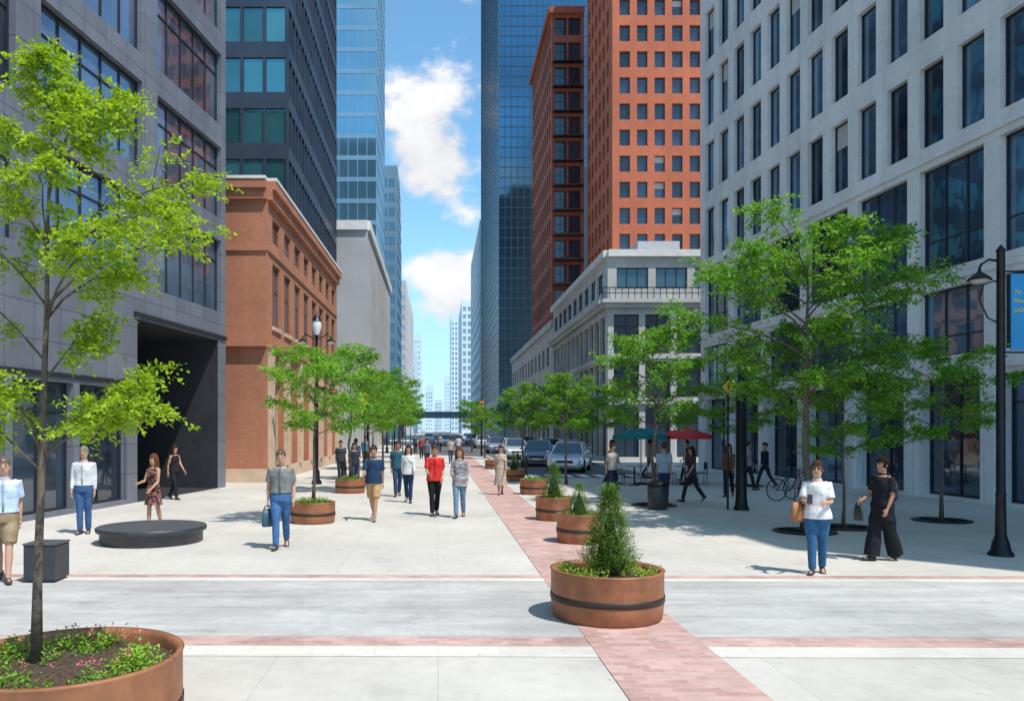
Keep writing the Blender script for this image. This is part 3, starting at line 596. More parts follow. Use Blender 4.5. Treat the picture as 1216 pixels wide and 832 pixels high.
def gen_tree(seed,H,th,Rr,r0=.07,nlimb=16,nsub=6,ntw=5,lpt=16,ls=.08,twl=.42,lean=(0,0),prof=None,up=.35,mat=None,wig=.03,limbs=None,asp=.24,tz=(-.45,.75)):
    rng=np.random.RandomState(seed); T=Buf(); n=8
    tp=[Vector((lean[0]*i/(n-1)+rng.normal()*wig*(i>0),lean[1]*i/(n-1)+rng.normal()*wig*(i>0),H*.93*i/(n-1))) for i in range(n)]
    tr=[r0*(1.25 if i==0 else 1)*(1-.88*i/(n-1)) for i in range(n)]
    T.tube(tp,tr,10)
    def tpos(z):
        k=min(n-2,int(z/(H*.93)*(n-1))); q=z/(H*.93)*(n-1)-k; return tp[k].lerp(tp[k+1],q)
    prof=prof or (lambda f:.72+.28*math.sin(f*3.1) if f<.5 else 1-1.3*(f-.5)**1.5)
    S=[];D=[];Ln=[]
    LL=[]
    if limbs:
        for (x,y,ze,zs) in limbs:
            b0=tpos(zs); v=Vector((x,y,0))-Vector((b0.x,b0.y,0)); LL.append((b0,math.atan2(v.y,v.x),v.length,(ze-zs)/max(v.length,.1)/.62))
    else:
        for i in range(nlimb):
            f=(i+.5)/nlimb; z=th+(H*.9-th)*f**1.15
            LL.append((tpos(z),i*2.4+rng.uniform(-.3,.3),Rr*prof(f)*rng.uniform(.75,1.12),up+.55*f+rng.uniform(-.2,.25)))
    for i,(b0,az,ln,rise) in enumerate(LL):
        dr=Vector((math.cos(az),math.sin(az),0)); pts=[]
        cv=rng.uniform(-.25,.25); sd=Vector((-dr.y,dr.x,0)); f=i/len(LL)
        for q in range(6):
            t=q/5; pts.append(b0+dr*ln*t+sd*cv*ln*t*t+Vector((0,0,rise*ln*(t-.38*t*t)))+Vector(rng.normal(0,.012,3))*(q>0))
        rb=max(.01,r0*.38*(1-.6*f)); T.tube(pts,[rb*(1-.8*q/5) for q in range(6)],6)
        for j in range(nsub):
            t=.25+.75*(j+rng.uniform(0,.9))/nsub; t=min(t,.99); k=min(4,int(t*5)); p=pts[k].lerp(pts[k+1],t*5-k)
            an=(1 if j%2 else -1)*rng.uniform(.3,1.2); d=Vector((math.cos(az+an),math.sin(az+an),rng.uniform(-.2,.7))).normalized()
            sl=ln*.42*(1.15-.6*t)*rng.uniform(.7,1.2); q1=p+d*sl*.5+Vector((0,0,.02)); q2=p+d*sl
            T.tube([p,q1,q2],[rb*.35,rb*.2,.003],4)
            for w in range(ntw):
                tt=rng.uniform(.0,1.0); s=p+d*sl*tt
                a2=math.atan2(d.y,d.x)+rng.uniform(-1.2,1.2); dd=Vector((math.cos(a2),math.sin(a2),rng.uniform(*tz))).normalized()
                S.append(s);D.append(dd);Ln.append(twl*rng.uniform(.6,1.2))
    for w in range(ntw*4):
        s=tp[-1]-Vector((0,0,rng.uniform(0,.12*H))); a2=rng.uniform(0,6.28); S.append(s); D.append(Vector((math.cos(a2),math.sin(a2),rng.uniform(.1,1.4))).normalized()); Ln.append(twl*rng.uniform(.7,1.1))
    cm=leaves_mesh('crown',np.array(S,float),np.array(D,float),np.array(Ln,float),lpt,ls,rng,mat,.25,asp)
    return T.mesh('trunk',[bark],True),cm
lf_near=leafmat('leaf_lime',(.16,.30,.012),(.46,.60,.05),.45)
lf=leafmat('leaf_green',(.06,.20,.02),(.26,.50,.06),.42)
lf_s=leafmat('leaf_fresh',(.09,.26,.025),(.32,.56,.07),.45)
def put_tree(tm,loc,rz,s,label,group='street trees in the plaza'):
    e=root('tree',loc,label,'tree',group,rz,s)
    link(bpy.data.objects.new('trunk',tm[0]),e); link(bpy.data.objects.new('crown',tm[1]),e); return e
NL=[(.62,.1,4.1,3.5),(.45,-.3,3.95,3.4),(1.12,.1,3.62,2.95),(.85,.45,3.45,2.9),(1.08,-.1,3.15,2.6),(.7,-.45,3.15,2.5),(.5,.5,3.0,2.5),
    (.45,.1,2.5,2.05),(.72,.1,2.1,1.65),(.78,-.2,1.88,1.45),(.4,.4,1.95,1.5),(-.38,.2,4.05,3.5),(-.5,-.25,3.6,3.05),(-.65,.2,3.2,2.6),(-.6,-.1,2.8,2.2),(-.55,.15,2.1,1.6),(-.45,-.3,1.85,1.4),(.12,.3,4.3,3.8),(.15,-.2,4.35,3.85),(-.1,-.5,2.1,1.55),(-.15,.5,3.3,2.8),(.25,-.4,3.5,3.0)]
tn=gen_tree(12,4.75,1.5,1.3,.036,20,8,8,20,.047,.22,(.1,.04),None,.38,lf_near,.012,NL,.25,(-.45,.45))
put_tree(tn,(-2.9,5.75,.42),0,1,'slender young tree with lime-green foliage in round planter',None)
tbig=gen_tree(5,6.25,2.6,2.3,.09,24,9,8,17,.10,.42,(.1,0),None,.42,lf,.03,None,.24)
put_tree(tbig,(7.6,16.5,0),0,1,'broad leafy tree on the plaza beside the concrete building')
tm1=gen_tree(6,5.0,2.0,1.5,.065,17,7,8,15,.095,.34,(.06,.06),None,.42,lf,.025,None,.24)
tm2=gen_tree(9,4.4,1.9,1.3,.055,16,6,8,15,.09,.32,(-.06,.05),None,.38,lf,.02,None,.24)
tm3=gen_tree(21,4.0,1.7,1.22,.045,15,6,8,15,.085,.32,(.05,.05),None,.38,lf_s,.02,None,.24)
put_tree(tm1,(6.05,22.3,0),.5,1.02,'leafy street tree at the edge of the cafe')
put_tree(tm3,(11.6,30,0),2.2,1.1,'leafy street tree in the building shade')
put_tree(tm3,(8.75,17.2,0),1,.84,'small street tree beside the concrete building')
put_tree(tm3,(11.7,18.5,0),1.7,1.04,'young fresh green street tree in front of shop windows')
put_tree(tm2,(5.0,31,0),0,1.0,'street tree beside parked cars')
for i,(x,y,s) in enumerate([(4.7,44,.95),(9.9,47,1.1),(10,60,1.1),(3.4,58,.9),(10,75,1.2),(10,95,1.3),(3.2,75,1),(10,120,1.4)]):
    put_tree((tm1,tm2)[i%2],(x,y,0),i*1.3,s,'street tree further along the pavement')
put_tree(tm3,(-2.85,18.2,.4),0,.92,'young street tree growing from a round planter')
put_tree(tm1,(-2.95,26.8,.4),1,.9,'leafy street tree growing from a round planter')
for i,(x,y,s) in enumerate([(-2.9,34,1.0),(-2.9,42,1.1),(-2.95,51,1.15),(-3.0,61,1.2),(-3.2,73,1.2),(-4.2,90,1.3),(-4.6,112,1.3),(-4.8,140,1.4)]):
    put_tree((tm2,tm1)[i%2],(x,y,0),i*1.7+.6,s,'street tree in row beside the brick building')
# ================================================================ PLANTERS
corten=M('corten_steel',(.33,.13,.06),.55,.1,.28,5,.12,.45)
band=M('planter_band',(.045,.028,.022),.5,.3,.2)
soil=M('soil',(.075,.045,.028),.95,0,.6,30,1)
def planter(x,y,r,h,label,bandz=.45):
    e=root('planter',(x,y,0),label,'planter','round brown planters')
    b=Buf(); b.lathe([(r*.9,0),(r*.97,.03),(r,h*.35),(r,h*.96),(r+.012,h),(r-.035,h),(r-.05,h-.04),(r-.06,h-.1)],56); b.obj('pot',[corten],e,True)
    b=Buf(); b.lathe([(r+.003,h*bandz-.035),(r+.009,h*bandz-.03),(r+.009,h*bandz+.03),(r+.003,h*bandz+.035)],56); b.obj('band',[band],e,True)
    b=Buf()
    b.lathe([(r-.055,h-.1)]+[((r-.055)*(1-k/8),h-.09+.05*k/8+random.uniform(-.006,.006)) for k in range(1,9)],40); b.obj('soil',[soil],e,True)
    return e
def sprigs(name,label,x,y,z,r,n,size,mat,seed,inner=0,hgt=.12,cat='plant',kind='stuff',clump=0):
    rng=np.random.RandomState(seed); S=[];D=[];L=[]
    cs=[(r*math.sqrt(rng.uniform(inner,1)),rng.uniform(0,6.28)) for _ in range(clump)]
    for i in range(n):
        if clump:
            q,a=cs[i%clump]; px,py=q*math.cos(a)+rng.normal()*.05,q*math.sin(a)+rng.normal()*.05
            l=math.hypot(px,py); px,py=(px*min(1,r/l),py*min(1,r/l))
        else: a=rng.uniform(0,6.28); q=r*math.sqrt(rng.uniform(inner,1)); px,py=q*math.cos(a),q*math.sin(a)
        S.append((px,py,0)); d=Vector((rng.normal()*.5,rng.normal()*.5,1)).normalized(); D.append(tuple(d)); L.append(hgt*rng.uniform(.5,1.3))
    me=leaves_mesh(name,np.array(S),np.array(D),np.array(L),7,size,rng,mat,0)
    o=link(bpy.data.objects.new(name,me)); o.location=(x,y,z); tag(o,label,cat,None,kind); return o
planter(-2.68,5.75,.8,.5,'large round brown planter holding a young tree and flowers',.25)
planter(1.92,9.05,.63,.55,'round brown planter holding a conical evergreen')
PL=[(2.66,15.0,.42,.55),(2.72,18.7,.42,.55),(3.15,26.2,.45,.5),(3.15,33,.45,.5),(3.0,43,.45,.5),(-2.85,18.2,.5,.48),(-2.95,26.8,.5,.48)]
for x,y,r,h in PL: planter(x,y,r,h,'round brown planter standing on the plaza paving')
lowgreen=leafmat('ground_cover_leaf',(.07,.18,.015),(.26,.44,.05),.3)
pink=leafmat('flower_pink',(.62,.10,.13),(.8,.32,.3),.3); yel=leafmat('flower_yellow',(.5,.5,.06),(.6,.65,.12),.3)
sprigs('ground_cover','low green ground cover in the large planter',-2.68,5.75,.42,.72,300,.03,lowgreen,3,0,.08,clump=34)
sprigs('ground_cover','bright green clumps along the planter edge',-2.68,5.75,.43,.72,240,.035,leafmat('clump',(.14,.32,.02),(.38,.56,.06),.3),8,.35,.12,clump=16)
sprigs('flowers','small pink and red flowers in the large planter',-2.68,5.75,.51,.72,46,.026,pink,5,.25,.06,clump=14)
sprigs('ground_cover','low yellow-green ground cover around the evergreen',1.92,9.05,.47,.55,300,.035,leafmat('clump2',(.14,.28,.02),(.40,.46,.07),.3),4,.3,.1,clump=30)
sprigs('flowers','small yellow flowers in the planter',1.92,9.05,.53,.52,40,.02,yel,6,.3,.07)
def conifer(x,y,z,h,r,seed,label,n=2600):
    rng=np.random.RandomState(seed); S=[];D=[];L=[]
    for i in range(n):
        f=rng.uniform(0,1)**1.3; a=rng.uniform(0,6.28); rad=r*(1-f)**.9*(1+.16*math.sin(a*5+f*11)+.12*math.sin(a*9-f*19))*rng.uniform(.5,.95)
        if f<.08: rad*=.8
        S.append((rad*math.cos(a),rad*math.sin(a),f*h*.93+.03)); D.append(tuple(Vector((math.cos(a)*.75,math.sin(a)*.75,rng.uniform(.45,1.6))).normalized())); L.append(.10*rng.uniform(.5,1.5)*h/.95)
    e=root('conifer_shrub',(x,y,z),label,'shrub','conical evergreens in planters')
    me=leaves_mesh('crown',np.array(S),np.array(D),np.array(L),8,.026*h/.95,rng,leafmat('conifer_leaf_%d'%seed,(.03,.085,.01),(.22,.36,.04),.2),0,.16)
    link(bpy.data.objects.new('crown',me),e)
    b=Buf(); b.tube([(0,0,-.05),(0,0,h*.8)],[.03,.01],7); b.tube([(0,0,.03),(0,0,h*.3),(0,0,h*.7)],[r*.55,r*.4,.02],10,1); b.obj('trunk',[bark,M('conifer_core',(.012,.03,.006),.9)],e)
conifer(1.95,9.05,.48,.98,.33,1,'conical dark green evergreen shrub in planter')
conifer(2.66,15.0,.48,.62,.28,2,'small conical evergreen shrub in planter',1400)
conifer(2.72,18.7,.48,.85,.33,3,'small conical evergreen shrub in planter',1400)
conifer(3.15,33,.45,.7,.3,4,'small conical evergreen shrub in planter',700)
for x,y in ((2.66,15.0),(2.72,18.7),(3.15,26.2),(-2.85,18.2),(-2.95,26.8)):
    sprigs('ground_cover','low green ground cover in a planter',x,y,.44,.36,180,.045,lowgreen,int(y),.1,.12)
for x,y in ((7.6,16.5),(8.75,17.2),(11.7,18.5),(6.05,22.3),(11.6,30)):
    b=Buf(); b.lathe([(.62,.005),(.62,.03),(.5,.035),(.5,.03)],32)
    for k in range(10):
        a=k*math.pi/5; c,s=math.cos(a),math.sin(a); b.tube([(c*.12,s*.12,.028),(c*.52,s*.52,.028)],[.012,.02],4)
    b.lathe([(.13,.015),(.13,.034),(.17,.034),(.17,.015)],20)
    o=b.obj('tree_grate',[black]); o.location=(x,y,.006); tag(o,'round dark metal grate around a tree trunk','tree grate','tree grates')
    b=Buf(); b.lathe([(.5,.012),(.0,.02)],24); q=b.obj('soil',[soil],o)
# ================================================================ STREET FURNITURE
e=root('round_bench',(-5.42,15.1,0),'low round dark bench platform on the plaza','bench')
b=Buf(); b.lathe([(.9,0),(.93,.04),(.93,.2),(.99,.22),(1.0,.24),(1.0,.29),(.985,.305)],64); b.obj('base',[M('bench_dark',(.045,.048,.055),.45,.2,.2,6,.05)],e,True)
b=Buf(); b.lathe([(.984,.306),(.0,.31)],64); b.obj('seat',[M('bench_top',(.085,.088,.095),.5,.1,.2,5,.05)],e,True)
b=Buf(); b.box(-.22,.22,-.22,.22,.04,.52); b.box(-.19,.19,-.19,.19,0,.04); 
e=root('square_seat',(-5.5,11.2,0),'dark square block seat on the plaza','seat'); bevel(b.obj('base',[MC['bench_dark']],e),.015)
b=Buf(); b.box(-.23,.23,-.23,.23,.522,.55); bevel(b.obj('seat',[MC['bench_top']],e),.01)
def lathe_obj(prof,name,mat,parent,loc=(0,0,0),n=20):
    b=Buf(); b.lathe(prof,n,loc); return b.obj(name,mat if isinstance(mat,list) else [mat],parent,True)
lampglass=M('lamp_glass',(.75,.76,.74),.25,0,.05)
def pendant(e,x,z,gl=True):
    lathe_obj([(.02,.12),(.03,.06),(.06,.03),(.16,-.05),(.19,-.09),(.175,-.09)],'lamp_shade',black,e,(x,0,z))
    lathe_obj([(.14,-.07),(.15,-.1),(.11,-.14),(.0,-.155)],'bulb',lampglass if gl else M('lamp_glass_dim',(.35,.36,.36),.25,0,.05),e,(x,0,z))
e=root('street_lamp',(9.47,13.4,0),'black street lamp with pendant light and blue banner','street lamp')
lathe_obj([(.19,0),(.19,.05),(.15,.1),(.13,.22),(.1,.3),(.085,.36),(.075,1.0),(.085,1.03),(.07,1.06),(.062,5.1),(.075,5.13),(.03,5.2),(.0,5.24)],'post',black,e)
b=Buf(); b.tube([(0,0,4.95),(-.2,0,4.98),(-.33,0,4.9),(-.36,0,4.82)],[.022]*4,8); b.tube([(0,0,3.9),(-.22,0,4.0),(-.36,0,4.3),(-.3,0,4.55),(-.12,0,4.62),(0,0,4.6)],[.015]*6,6); b.obj('arm',[black],e,True)
pendant(e,-.36,4.72,False)
b=Buf(); b.tube([(0,0,4.78),(.66,0,4.78)],[.016]*2,6); b.tube([(0,0,3.42),(.66,0,3.42)],[.016]*2,6); b.obj('banner_arm',[black],e)
b=Buf(); b.box(.17,.67,-.01,.01,3.46,4.74); bn=b.obj('banner',[M('banner_blue',(.02,.26,.55),.6,0,.1,2)],e)
for t,z,sz in (('Yx',4.40,.11),('Nnwe',4.25,.11),('joOR',4.10,.10)):
    cu=bpy.data.curves.new('t','FONT'); cu.body=t; cu.size=sz; cu.extrude=.003; cu.shear=.35
    to=bpy.data.objects.new('t',cu); COL.objects.link(to); dg=bpy.context.evaluated_depsgraph_get(); me=bpy.data.meshes.new_from_object(to.evaluated_get(dg)); bpy.data.objects.remove(to)
    me.materials.append(M('letter_yellow',(.75,.6,.08),.6)); q=link(bpy.data.objects.new('lettering',me),bn); q.location=(.2,-.016,z); q.rotation_euler=(R(90),0,0)
e=root('street_lamp',(8.0,21,0),'black street lamp with thick cylindrical shaft','street lamp')
lathe_obj([(.2,0),(.2,.06),(.16,.12),(.15,.3),(.14,.34),(.13,3.2),(.08,3.25),(.06,4.4),(.0,4.45)],'post',black,e)
b=Buf(); b.tube([(0,0,4.2),(-.3,0,4.35),(-.45,0,4.2)],[.022]*3,8); b.obj('arm',[black],e,True); pendant(e,-.45,4.1)
e=root('street_lamp',(-4.72,31,0),'black lamp post with white lantern and two side lamps','street lamp')
lathe_obj([(.2,0),(.2,.1),(.13,.2),(.12,.5),(.07,.6),(.055,5.7),(.09,5.74),(.09,5.8)],'post',black,e)
lathe_obj([(.09,5.8),(.19,6.1),(.17,6.35),(.1,6.5),(0,6.6)],'lantern',lampglass,e)
lathe_obj([(.2,6.34),(.12,6.52),(.03,6.6),(.0,6.75)],'lantern_cap',black,e)
b=Buf(); b.tube([(-.55,0,5.7),(-.45,0,5.85),(0,0,5.6),(.45,0,5.85),(.55,0,5.7)],[.025]*5,8); b.obj('arm',[black],e,True)
pendant(e,-.55,5.62); pendant(e,.55,5.62)
for y in (52,72,95): copy_thing(e,(-4.6,y,0))
def sign(x,y,z,label,k=.28):
    e=root('traffic_sign',(x,y,0),label,'sign'); b=Buf(); b.tube([(0,0,0),(0,0,z+.3)],[.03,.03],8); b.obj('post',[black],e)
    b=Buf(); q=[(0,-.04,-k),(k,-.04,0),(0,-.04,k),(-k,-.04,0)]
    b.face([(a,c,d+z) for a,c,d in q]); b.face([(a*.9,c-.003,d*.9+z) for a,c,d in q],1)
    b.face([(a,c+.01,d+z) for a,c,d in q[::-1]])
    b.obj('panel',[black,M('sign_yellow',(.75,.45,.02),.5,0,.05)],e)
    s=k/.42; b=Buf(); b.ell((0,-.05,z+.18*s),.05*s,.006,.05*s,10,6); b.tube([(0,-.05,z+.12*s),(0,-.05,z-.05*s)],[(.05*s,.006)]*2,6); b.tube([(0,-.05,z-.03*s),(-.08*s,-.05,z-.22*s)],[(.02*s,.006)]*2,6); b.tube([(0,-.05,z-.03*s),(.08*s,-.05,z-.22*s)],[(.02*s,.006)]*2,6)
    b.obj('symbol',[black],e)
sign(-2.75,30,3.3,'yellow diamond warning sign with walking figure'); sign(7.68,21.1,3.25,'yellow diamond warning sign beside lamp post',.2)
def tlight(x,y,label):
    e=root('traffic_light',(x,y,0),label,'traffic light'); b=Buf(); b.tube([(0,0,0),(0,0,4.6)],[.08,.06],10); b.obj('post',[black],e)
    b=Buf(); b.box(-.17,.17,-.3,-.08,3.3,4.4); bevel(b.obj('housing',[M('signal_yellow',(.45,.28,.03),.5)],e),.02)
    for k,c in enumerate(((.03,.1,.04),(.15,.09,.02),(.35,.02,.02))):
        b=Buf(); b.ell((0,-.31,3.5+.34*k),.11,.03,.11,14,8); b.obj('signal_lens',[M('lens_%d'%k,c,.2)],e,True)
tlight(-3.6,66,'traffic light on black post'); tlight(3.5,64,'traffic light on black post by the road')
for x,y in ((4.1,37),(4.1,41),(9.9,34.5),(10,31.5),(-4.3,37)):
    e=root('bollard',(x,y,0),'short black metal bollard on the pavement','bollard','black bollards'); lathe_obj([(.09,0),(.09,.06),(.06,.1),(.055,.8),(.07,.83),(.05,.92),(0,.95)],'post',black,e)
e=root('litter_bin',(5.85,21.2,0),'dark slatted litter bin on the plaza','bin')
lathe_obj([(.24,0),(.26,.05),(.27,.6),(.24,.64)],'body',M('bin_dark',(.03,.035,.04),.5),e); lathe_obj([(.29,.64),(.29,.69),(.2,.76),(0,.8)],'lid',black,e)
def umbrella(x,y,c,label,s=1.0):
    e=root('parasol',(x,y,0),label,'parasol','cafe parasols'); b=Buf(); b.tube([(0,0,.0),(0,0,2.2)],[.03,.025],8); b.obj('pole',[steel],e)
    lathe_obj([(.25,0),(.25,.06),(.05,.08)],'foot',black,e)
    b=Buf(); b.lathe([(1.1*s,1.76),(1.11*s,1.90),(.55*s,2.08),(.0,2.2)],8); b.obj('canopy',[cloth(c)],e)
umbrella(7.9,31,(.02,.16,.15),'dark green cafe parasol over small tables'); umbrella(9.7,31.3,(.62,.05,.05),'bright red cafe parasol over small tables'); umbrella(9.2,35,(.03,.22,.22),'dark teal cafe parasol beside the street')
def table(x,y):
    e=root('cafe_table',(x,y,0),'small round cafe table under parasol','table','cafe tables'); lathe_obj([(.35,.72),(.35,.75),(0,.75)],'top',steel,e); lathe_obj([(.22,0),(.22,.03),(.03,.05),(.03,.72)],'leg',black,e)
def chair(x,y,rz):
    e=root('cafe_chair',(x,y,0),'black metal cafe chair beside table','chair','cafe chairs',rz)
    b=Buf(); b.box(-.2,.2,-.2,.2,.44,.47); b.obj('seat',[black],e)
    b=Buf(); b.box(-.2,.2,.18,.2,.6,.88); b.box(-.2,-.17,.18,.2,.47,.6); b.box(.17,.2,.18,.2,.47,.6); b.obj('backrest',[black],e)
    for sx in(-.18,.18):
        for sy in(-.18,.18): b=Buf(); b.tube([(sx,sy,0),(sx,sy,.44)],[.012]*2,6); b.obj('leg',[black],e)
for x,y in ((7.5,30.4),(9.5,30.6)):
    table(x,y); chair(x-.6,y,R(90)); chair(x+.6,y,R(-90))
def bicycle(x,y,rz,c):
    e=root('bicycle',(x,y,0),'parked bicycle with dark frame on the plaza','bicycle','parked bicycles',rz)
    for wx in(-.52,.52):
        b=Buf(); N=28; pts=[(wx+.33*math.cos(2*math.pi*k/N),0,.34+.33*math.sin(2*math.pi*k/N)) for k in range(N+1)]; b.tube(pts,[.017]*(N+1),6,ref=(0,1,0))
        for k in range(12): a=k*math.pi/6; b.tube([(wx,0,.34),(wx+.32*math.cos(a),0,.34+.32*math.sin(a))],[.003]*2,3)
        b.obj('wheel',[black],e)
    b=Buf()
    for p,q in (((-.52,.34),(-.1,.3)),((-.1,.3),(-.22,.82)),((-.22,.78),(.34,.82)),((-.1,.3),(.36,.76)),((-.52,.34),(-.2,.76)),((.33,.92),(.52,.34))): b.tube([(p[0],0,p[1]),(q[0],0,q[1])],[.017]*2,6)
    b.obj('frame',[M('bike_'+str(int(c[0]*99)),c,.4,.2)],e)
    b=Buf(); b.ell((-.24,0,.87),.13,.06,.03,10,6); b.obj('saddle',[black],e,True)
    b=Buf(); b.tube([(.42,-.26,.98),(.34,-.2,.98),(.32,0,.96),(.34,.2,.98),(.42,.26,.98)],[.013]*5,6); b.obj('handlebar',[black],e)
bicycle(10.6,23.8,R(10),(.03,.05,.12)); bicycle(11.3,24.6,R(25),(.2,.03,.03))
def car(x,y,rz,c,label):
    e=root('car',(x,y,.02),label,'car','cars along the street',rz)
    paint=M('car_paint_%d_%d'%(int(c[0]*99),int(c[2]*99)),c,.25,.3,.03,2,0,.5,False,.8)
    st=[(-2.28,.66,.38,.60),(-2.2,.80,.27,.70),(-1.9,.88,.22,.80),(-1.1,.91,.2,.93),(-.8,.915,.2,.97),(.9,.915,.2,1.0),(1.7,.90,.22,1.02),(2.1,.86,.27,.97),(2.22,.74,.4,.85)]
    b=Buf(); N=12
    for yy,w,z0,z1 in st:
        zm=(z0+z1)/2
        for px,pz in ((-.86,z0),(-.98,z0+.08),(-1,zm-.05),(-.99,zm+.1),(-.95,z1-.06),(-.85,z1),(.85,z1),(.95,z1-.06),(.99,zm+.1),(1,zm-.05),(.98,z0+.08),(.86,z0)): b.v.append((px*w,yy,pz))
    for i in range(len(st)-1):
        for j in range(N): a=i*N+j; q=i*N+(j+1)%N; b.f.append((a,q,q+N,a+N)); b.m.append(0)
    b.f.append(tuple(range(N-1,-1,-1))); b.m.append(0); b.f.append(tuple((len(st)-1)*N+j for j in range(N))); b.m.append(0)
    b.box(-.58,.58,-.32,1.25,1.445,1.475)
    for sx in(-1,1):
        b.tube([(sx*.78,-1.1,.94),(sx*.6,-.3,1.45)],[.03,.03],6); b.tube([(sx*.8,.45,.98),(sx*.6,.45,1.45)],[.03]*2,6); b.tube([(sx*.78,1.85,1.0),(sx*.6,1.2,1.45)],[.04]*2,6); b.tube([(sx*.6,-.3,1.45),(sx*.6,1.2,1.45)],[.028]*2,6)
    b.obj('body',[paint],e,False)
    g=glassmat('car_glass',(.03,.04,.05),.2,.03,.3,.9,1.7)
    A=[(-.76,-1.08,.95),(.76,-1.08,.95),(.76,1.83,1.0),(-.76,1.83,1.0)]; Bv=[(-.58,-.32,1.44),(.58,-.32,1.44),(.58,1.22,1.44),(-.58,1.22,1.44)]
    for k,nm in enumerate(('windscreen','side_window','rear_window','side_window')):
        k2=(k+1)%4; b=Buf(); b.face([A[k],A[k2],Bv[k2],Bv[k]]); b.obj(nm,[g],e)
    for sx in(-1,1):
        b=Buf(); b.ell((sx*.62,-2.17,.66),.16,.07,.065,10,6); b.obj('headlight',[lampglass],e,True)
        b=Buf(); b.ell((sx*.66,2.16,.86),.14,.05,.06,10,6); b.obj('tail_light',[M('tail',(.4,.02,.02),.3)],e,True)
        b=Buf(); b.ell((sx*.98,-.85,1.0),.09,.06,.06,8,6); b.obj('wing_mirror',[paint],e,True)
        for yy in(-1.4,1.4):
            w=Buf(); w.tube([(sx*.72,yy,.32),(sx*.74,yy,.32),(sx*.92,yy,.32),(sx*.935,yy,.32)],[.28,.32,.32,.28],22); w.tube([(sx*.93,yy,.32),(sx*.945,yy,.32)],[.2,.19],14,1); w.obj('wheel',[M('tyre',(.015,.015,.015),.8),steel],e)
    b=Buf(); b.box(-.42,.42,-2.3,-2.2,.48,.62); b.obj('grille',[black],e)
    b=Buf(); b.box(-.26,.26,-2.305,-2.29,.40,.5); b.obj('number_plate',[lampglass],e)
    return e
c1=car(6.7,40.5,R(-16),(.78,.79,.80),'silver-white saloon car parked by the kerb')
c2=car(6.0,47.5,R(-10),(.36,.40,.46),'pale blue-grey car waiting in traffic'); c3=car(8.4,50,0,(.60,.61,.63),'grey car parked along the street'); c4=car(5.6,58,0,(.7,.7,.68),'white car waiting in traffic')
for i,(x,y) in enumerate([(8.3,60),(5.3,72),(8.2,74),(5.1,92),(1,104),(5,118),(-1.5,134),(5.5,150)]):
    copy_thing((c1,c2,c3,c4)[i%4],(x,y,.02),0 if i%3 else R(180),('silver','blue-grey','grey','white')[i%4]+' car further along the busy street')
# ================================================================ LIGHT / SKY / CAMERA
sd=Vector((.36,-.34,.87)).normalized()
su=bpy.data.lights.new('Sun','SUN'); su.energy=4.7; su.angle=R(.5); su.color=(1,.96,.9); so=bpy.data.objects.new('sun',su); link(so)
so.rotation_euler=sd.to_track_quat('Z','Y').to_euler()
w=bpy.data.worlds.new('World'); sc.world=w; w.use_nodes=True; nt=w.node_tree; bg=nt.nodes['Background']
sky=nt.nodes.new('ShaderNodeTexSky'); sky.sky_type='NISHITA'; sky.sun_disc=False
sky.sun_elevation=math.asin(sd.z); sky.sun_rotation=math.atan2(sd.x,sd.y); sky.air_density=1.0; sky.dust_density=.5; sky.ozone_density=1.2
tc=nt.nodes.new('ShaderNodeTexCoord').outputs['Generated']
mp=nt.nodes.new('ShaderNodeMapping'); mp.inputs['Scale'].default_value=(1,1,1.5); mp.inputs['Location'].default_value=(.3,.1,.0); nt.links.new(tc,mp.inputs[0])
n1=noise(nt,mp.outputs[0],8,13,.6); n0=noise(nt,mp.outputs[0],2.2,4,.5)
def blob(c,r):
    d=nt.nodes.new('ShaderNodeVectorMath'); d.operation='DISTANCE'; nt.links.new(tc,d.inputs[0]); d.inputs[1].default_value=Vector(c).normalized()
    m=nt.nodes.new('ShaderNodeMapRange'); nt.links.new(d.outputs['Value'],m.inputs[0]); m.inputs[1].default_value=0; m.inputs[2].default_value=r; m.inputs[3].default_value=1; m.inputs[4].default_value=0; return m.outputs[0]
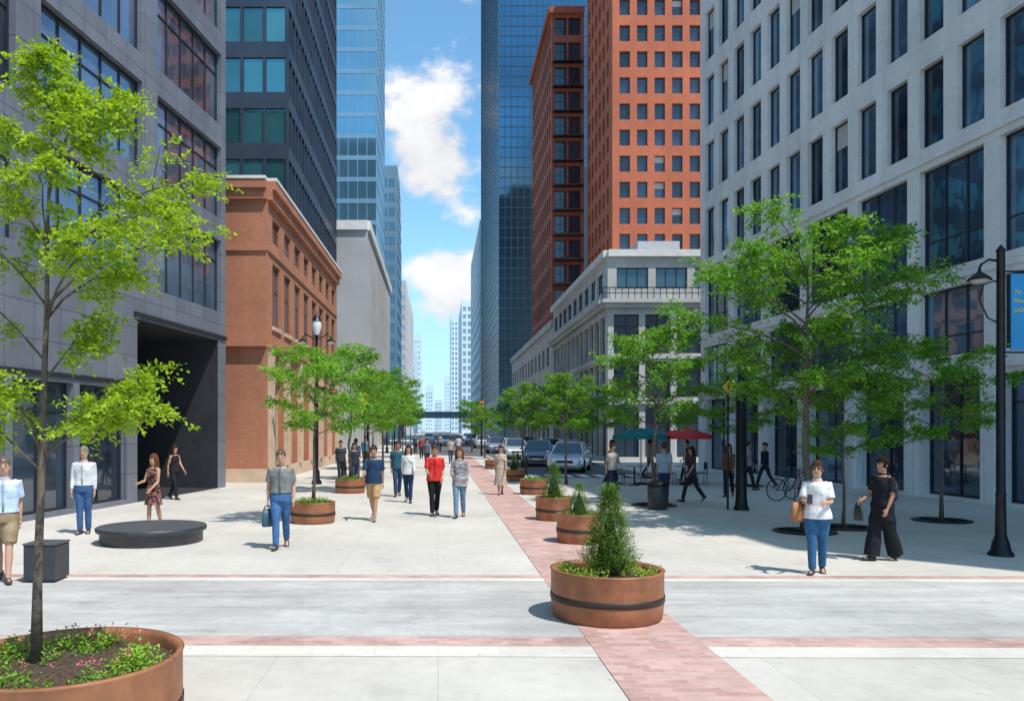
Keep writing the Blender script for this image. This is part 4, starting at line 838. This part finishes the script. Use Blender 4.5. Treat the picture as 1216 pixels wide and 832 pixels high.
bl=math_(nt,'MAXIMUM',math_(nt,'MAXIMUM',blob((-.005,1,.345),.125),blob((.02,1,.17),.095)),blob((.04,1,.56),.04))
v=math_(nt,'ADD',math_(nt,'MULTIPLY',n1,.75),math_(nt,'MULTIPLY',n0,.25)); v=math_(nt,'ADD',v,math_(nt,'MULTIPLY',bl,.27))
mr=nt.nodes.new('ShaderNodeMapRange'); mr.interpolation_type='SMOOTHSTEP'; nt.links.new(v,mr.inputs[0]); mr.inputs[1].default_value=.57; mr.inputs[2].default_value=.69
cm=nt.nodes.new('ShaderNodeMapRange'); nt.links.new(n1,cm.inputs[0]); cm.inputs[1].default_value=.36; cm.inputs[2].default_value=.62; cm.inputs[3].default_value=5.2; cm.inputs[4].default_value=7.0
cc=nt.nodes.new('ShaderNodeVectorMath'); cc.operation='SCALE'; cc.inputs[0].default_value=(.98,.99,1.02); nt.links.new(cm.outputs[0],cc.inputs['Scale'])
skc=mixc(nt,sky.outputs[0],(1.05,1.5,1.55))
sx=nt.nodes.new('ShaderNodeSeparateXYZ'); nt.links.new(tc,sx.inputs[0])
hzr=nt.nodes.new('ShaderNodeMapRange'); hzr.interpolation_type='SMOOTHSTEP'; nt.links.new(sx.outputs[2],hzr.inputs[0]); hzr.inputs[1].default_value=-.02; hzr.inputs[2].default_value=.32; hzr.inputs[3].default_value=.7; hzr.inputs[4].default_value=0.0
skc=mixc(nt,skc,(3.4,5.1,6.1),hzr.outputs[0],'MIX')
fin=mixc(nt,skc,cc.outputs[0],mr.outputs[0],'MIX')
nt.links.new(fin,bg.inputs[0]); bg.inputs[1].default_value=.15
cam=bpy.data.cameras.new('Camera'); co=bpy.data.objects.new('Camera',cam); link(co); sc.camera=co
co.location=(0,0,2.12); co.rotation_euler=(R(90),0,0); cam.sensor_width=36; cam.sensor_fit='HORIZONTAL'; cam.lens=28.0
cam.shift_x=88/1216; cam.shift_y=94/1216; cam.clip_end=6000; cam.clip_start=.05
sc.view_settings.view_transform='Standard'; sc.view_settings.look='None'; sc.view_settings.exposure=0
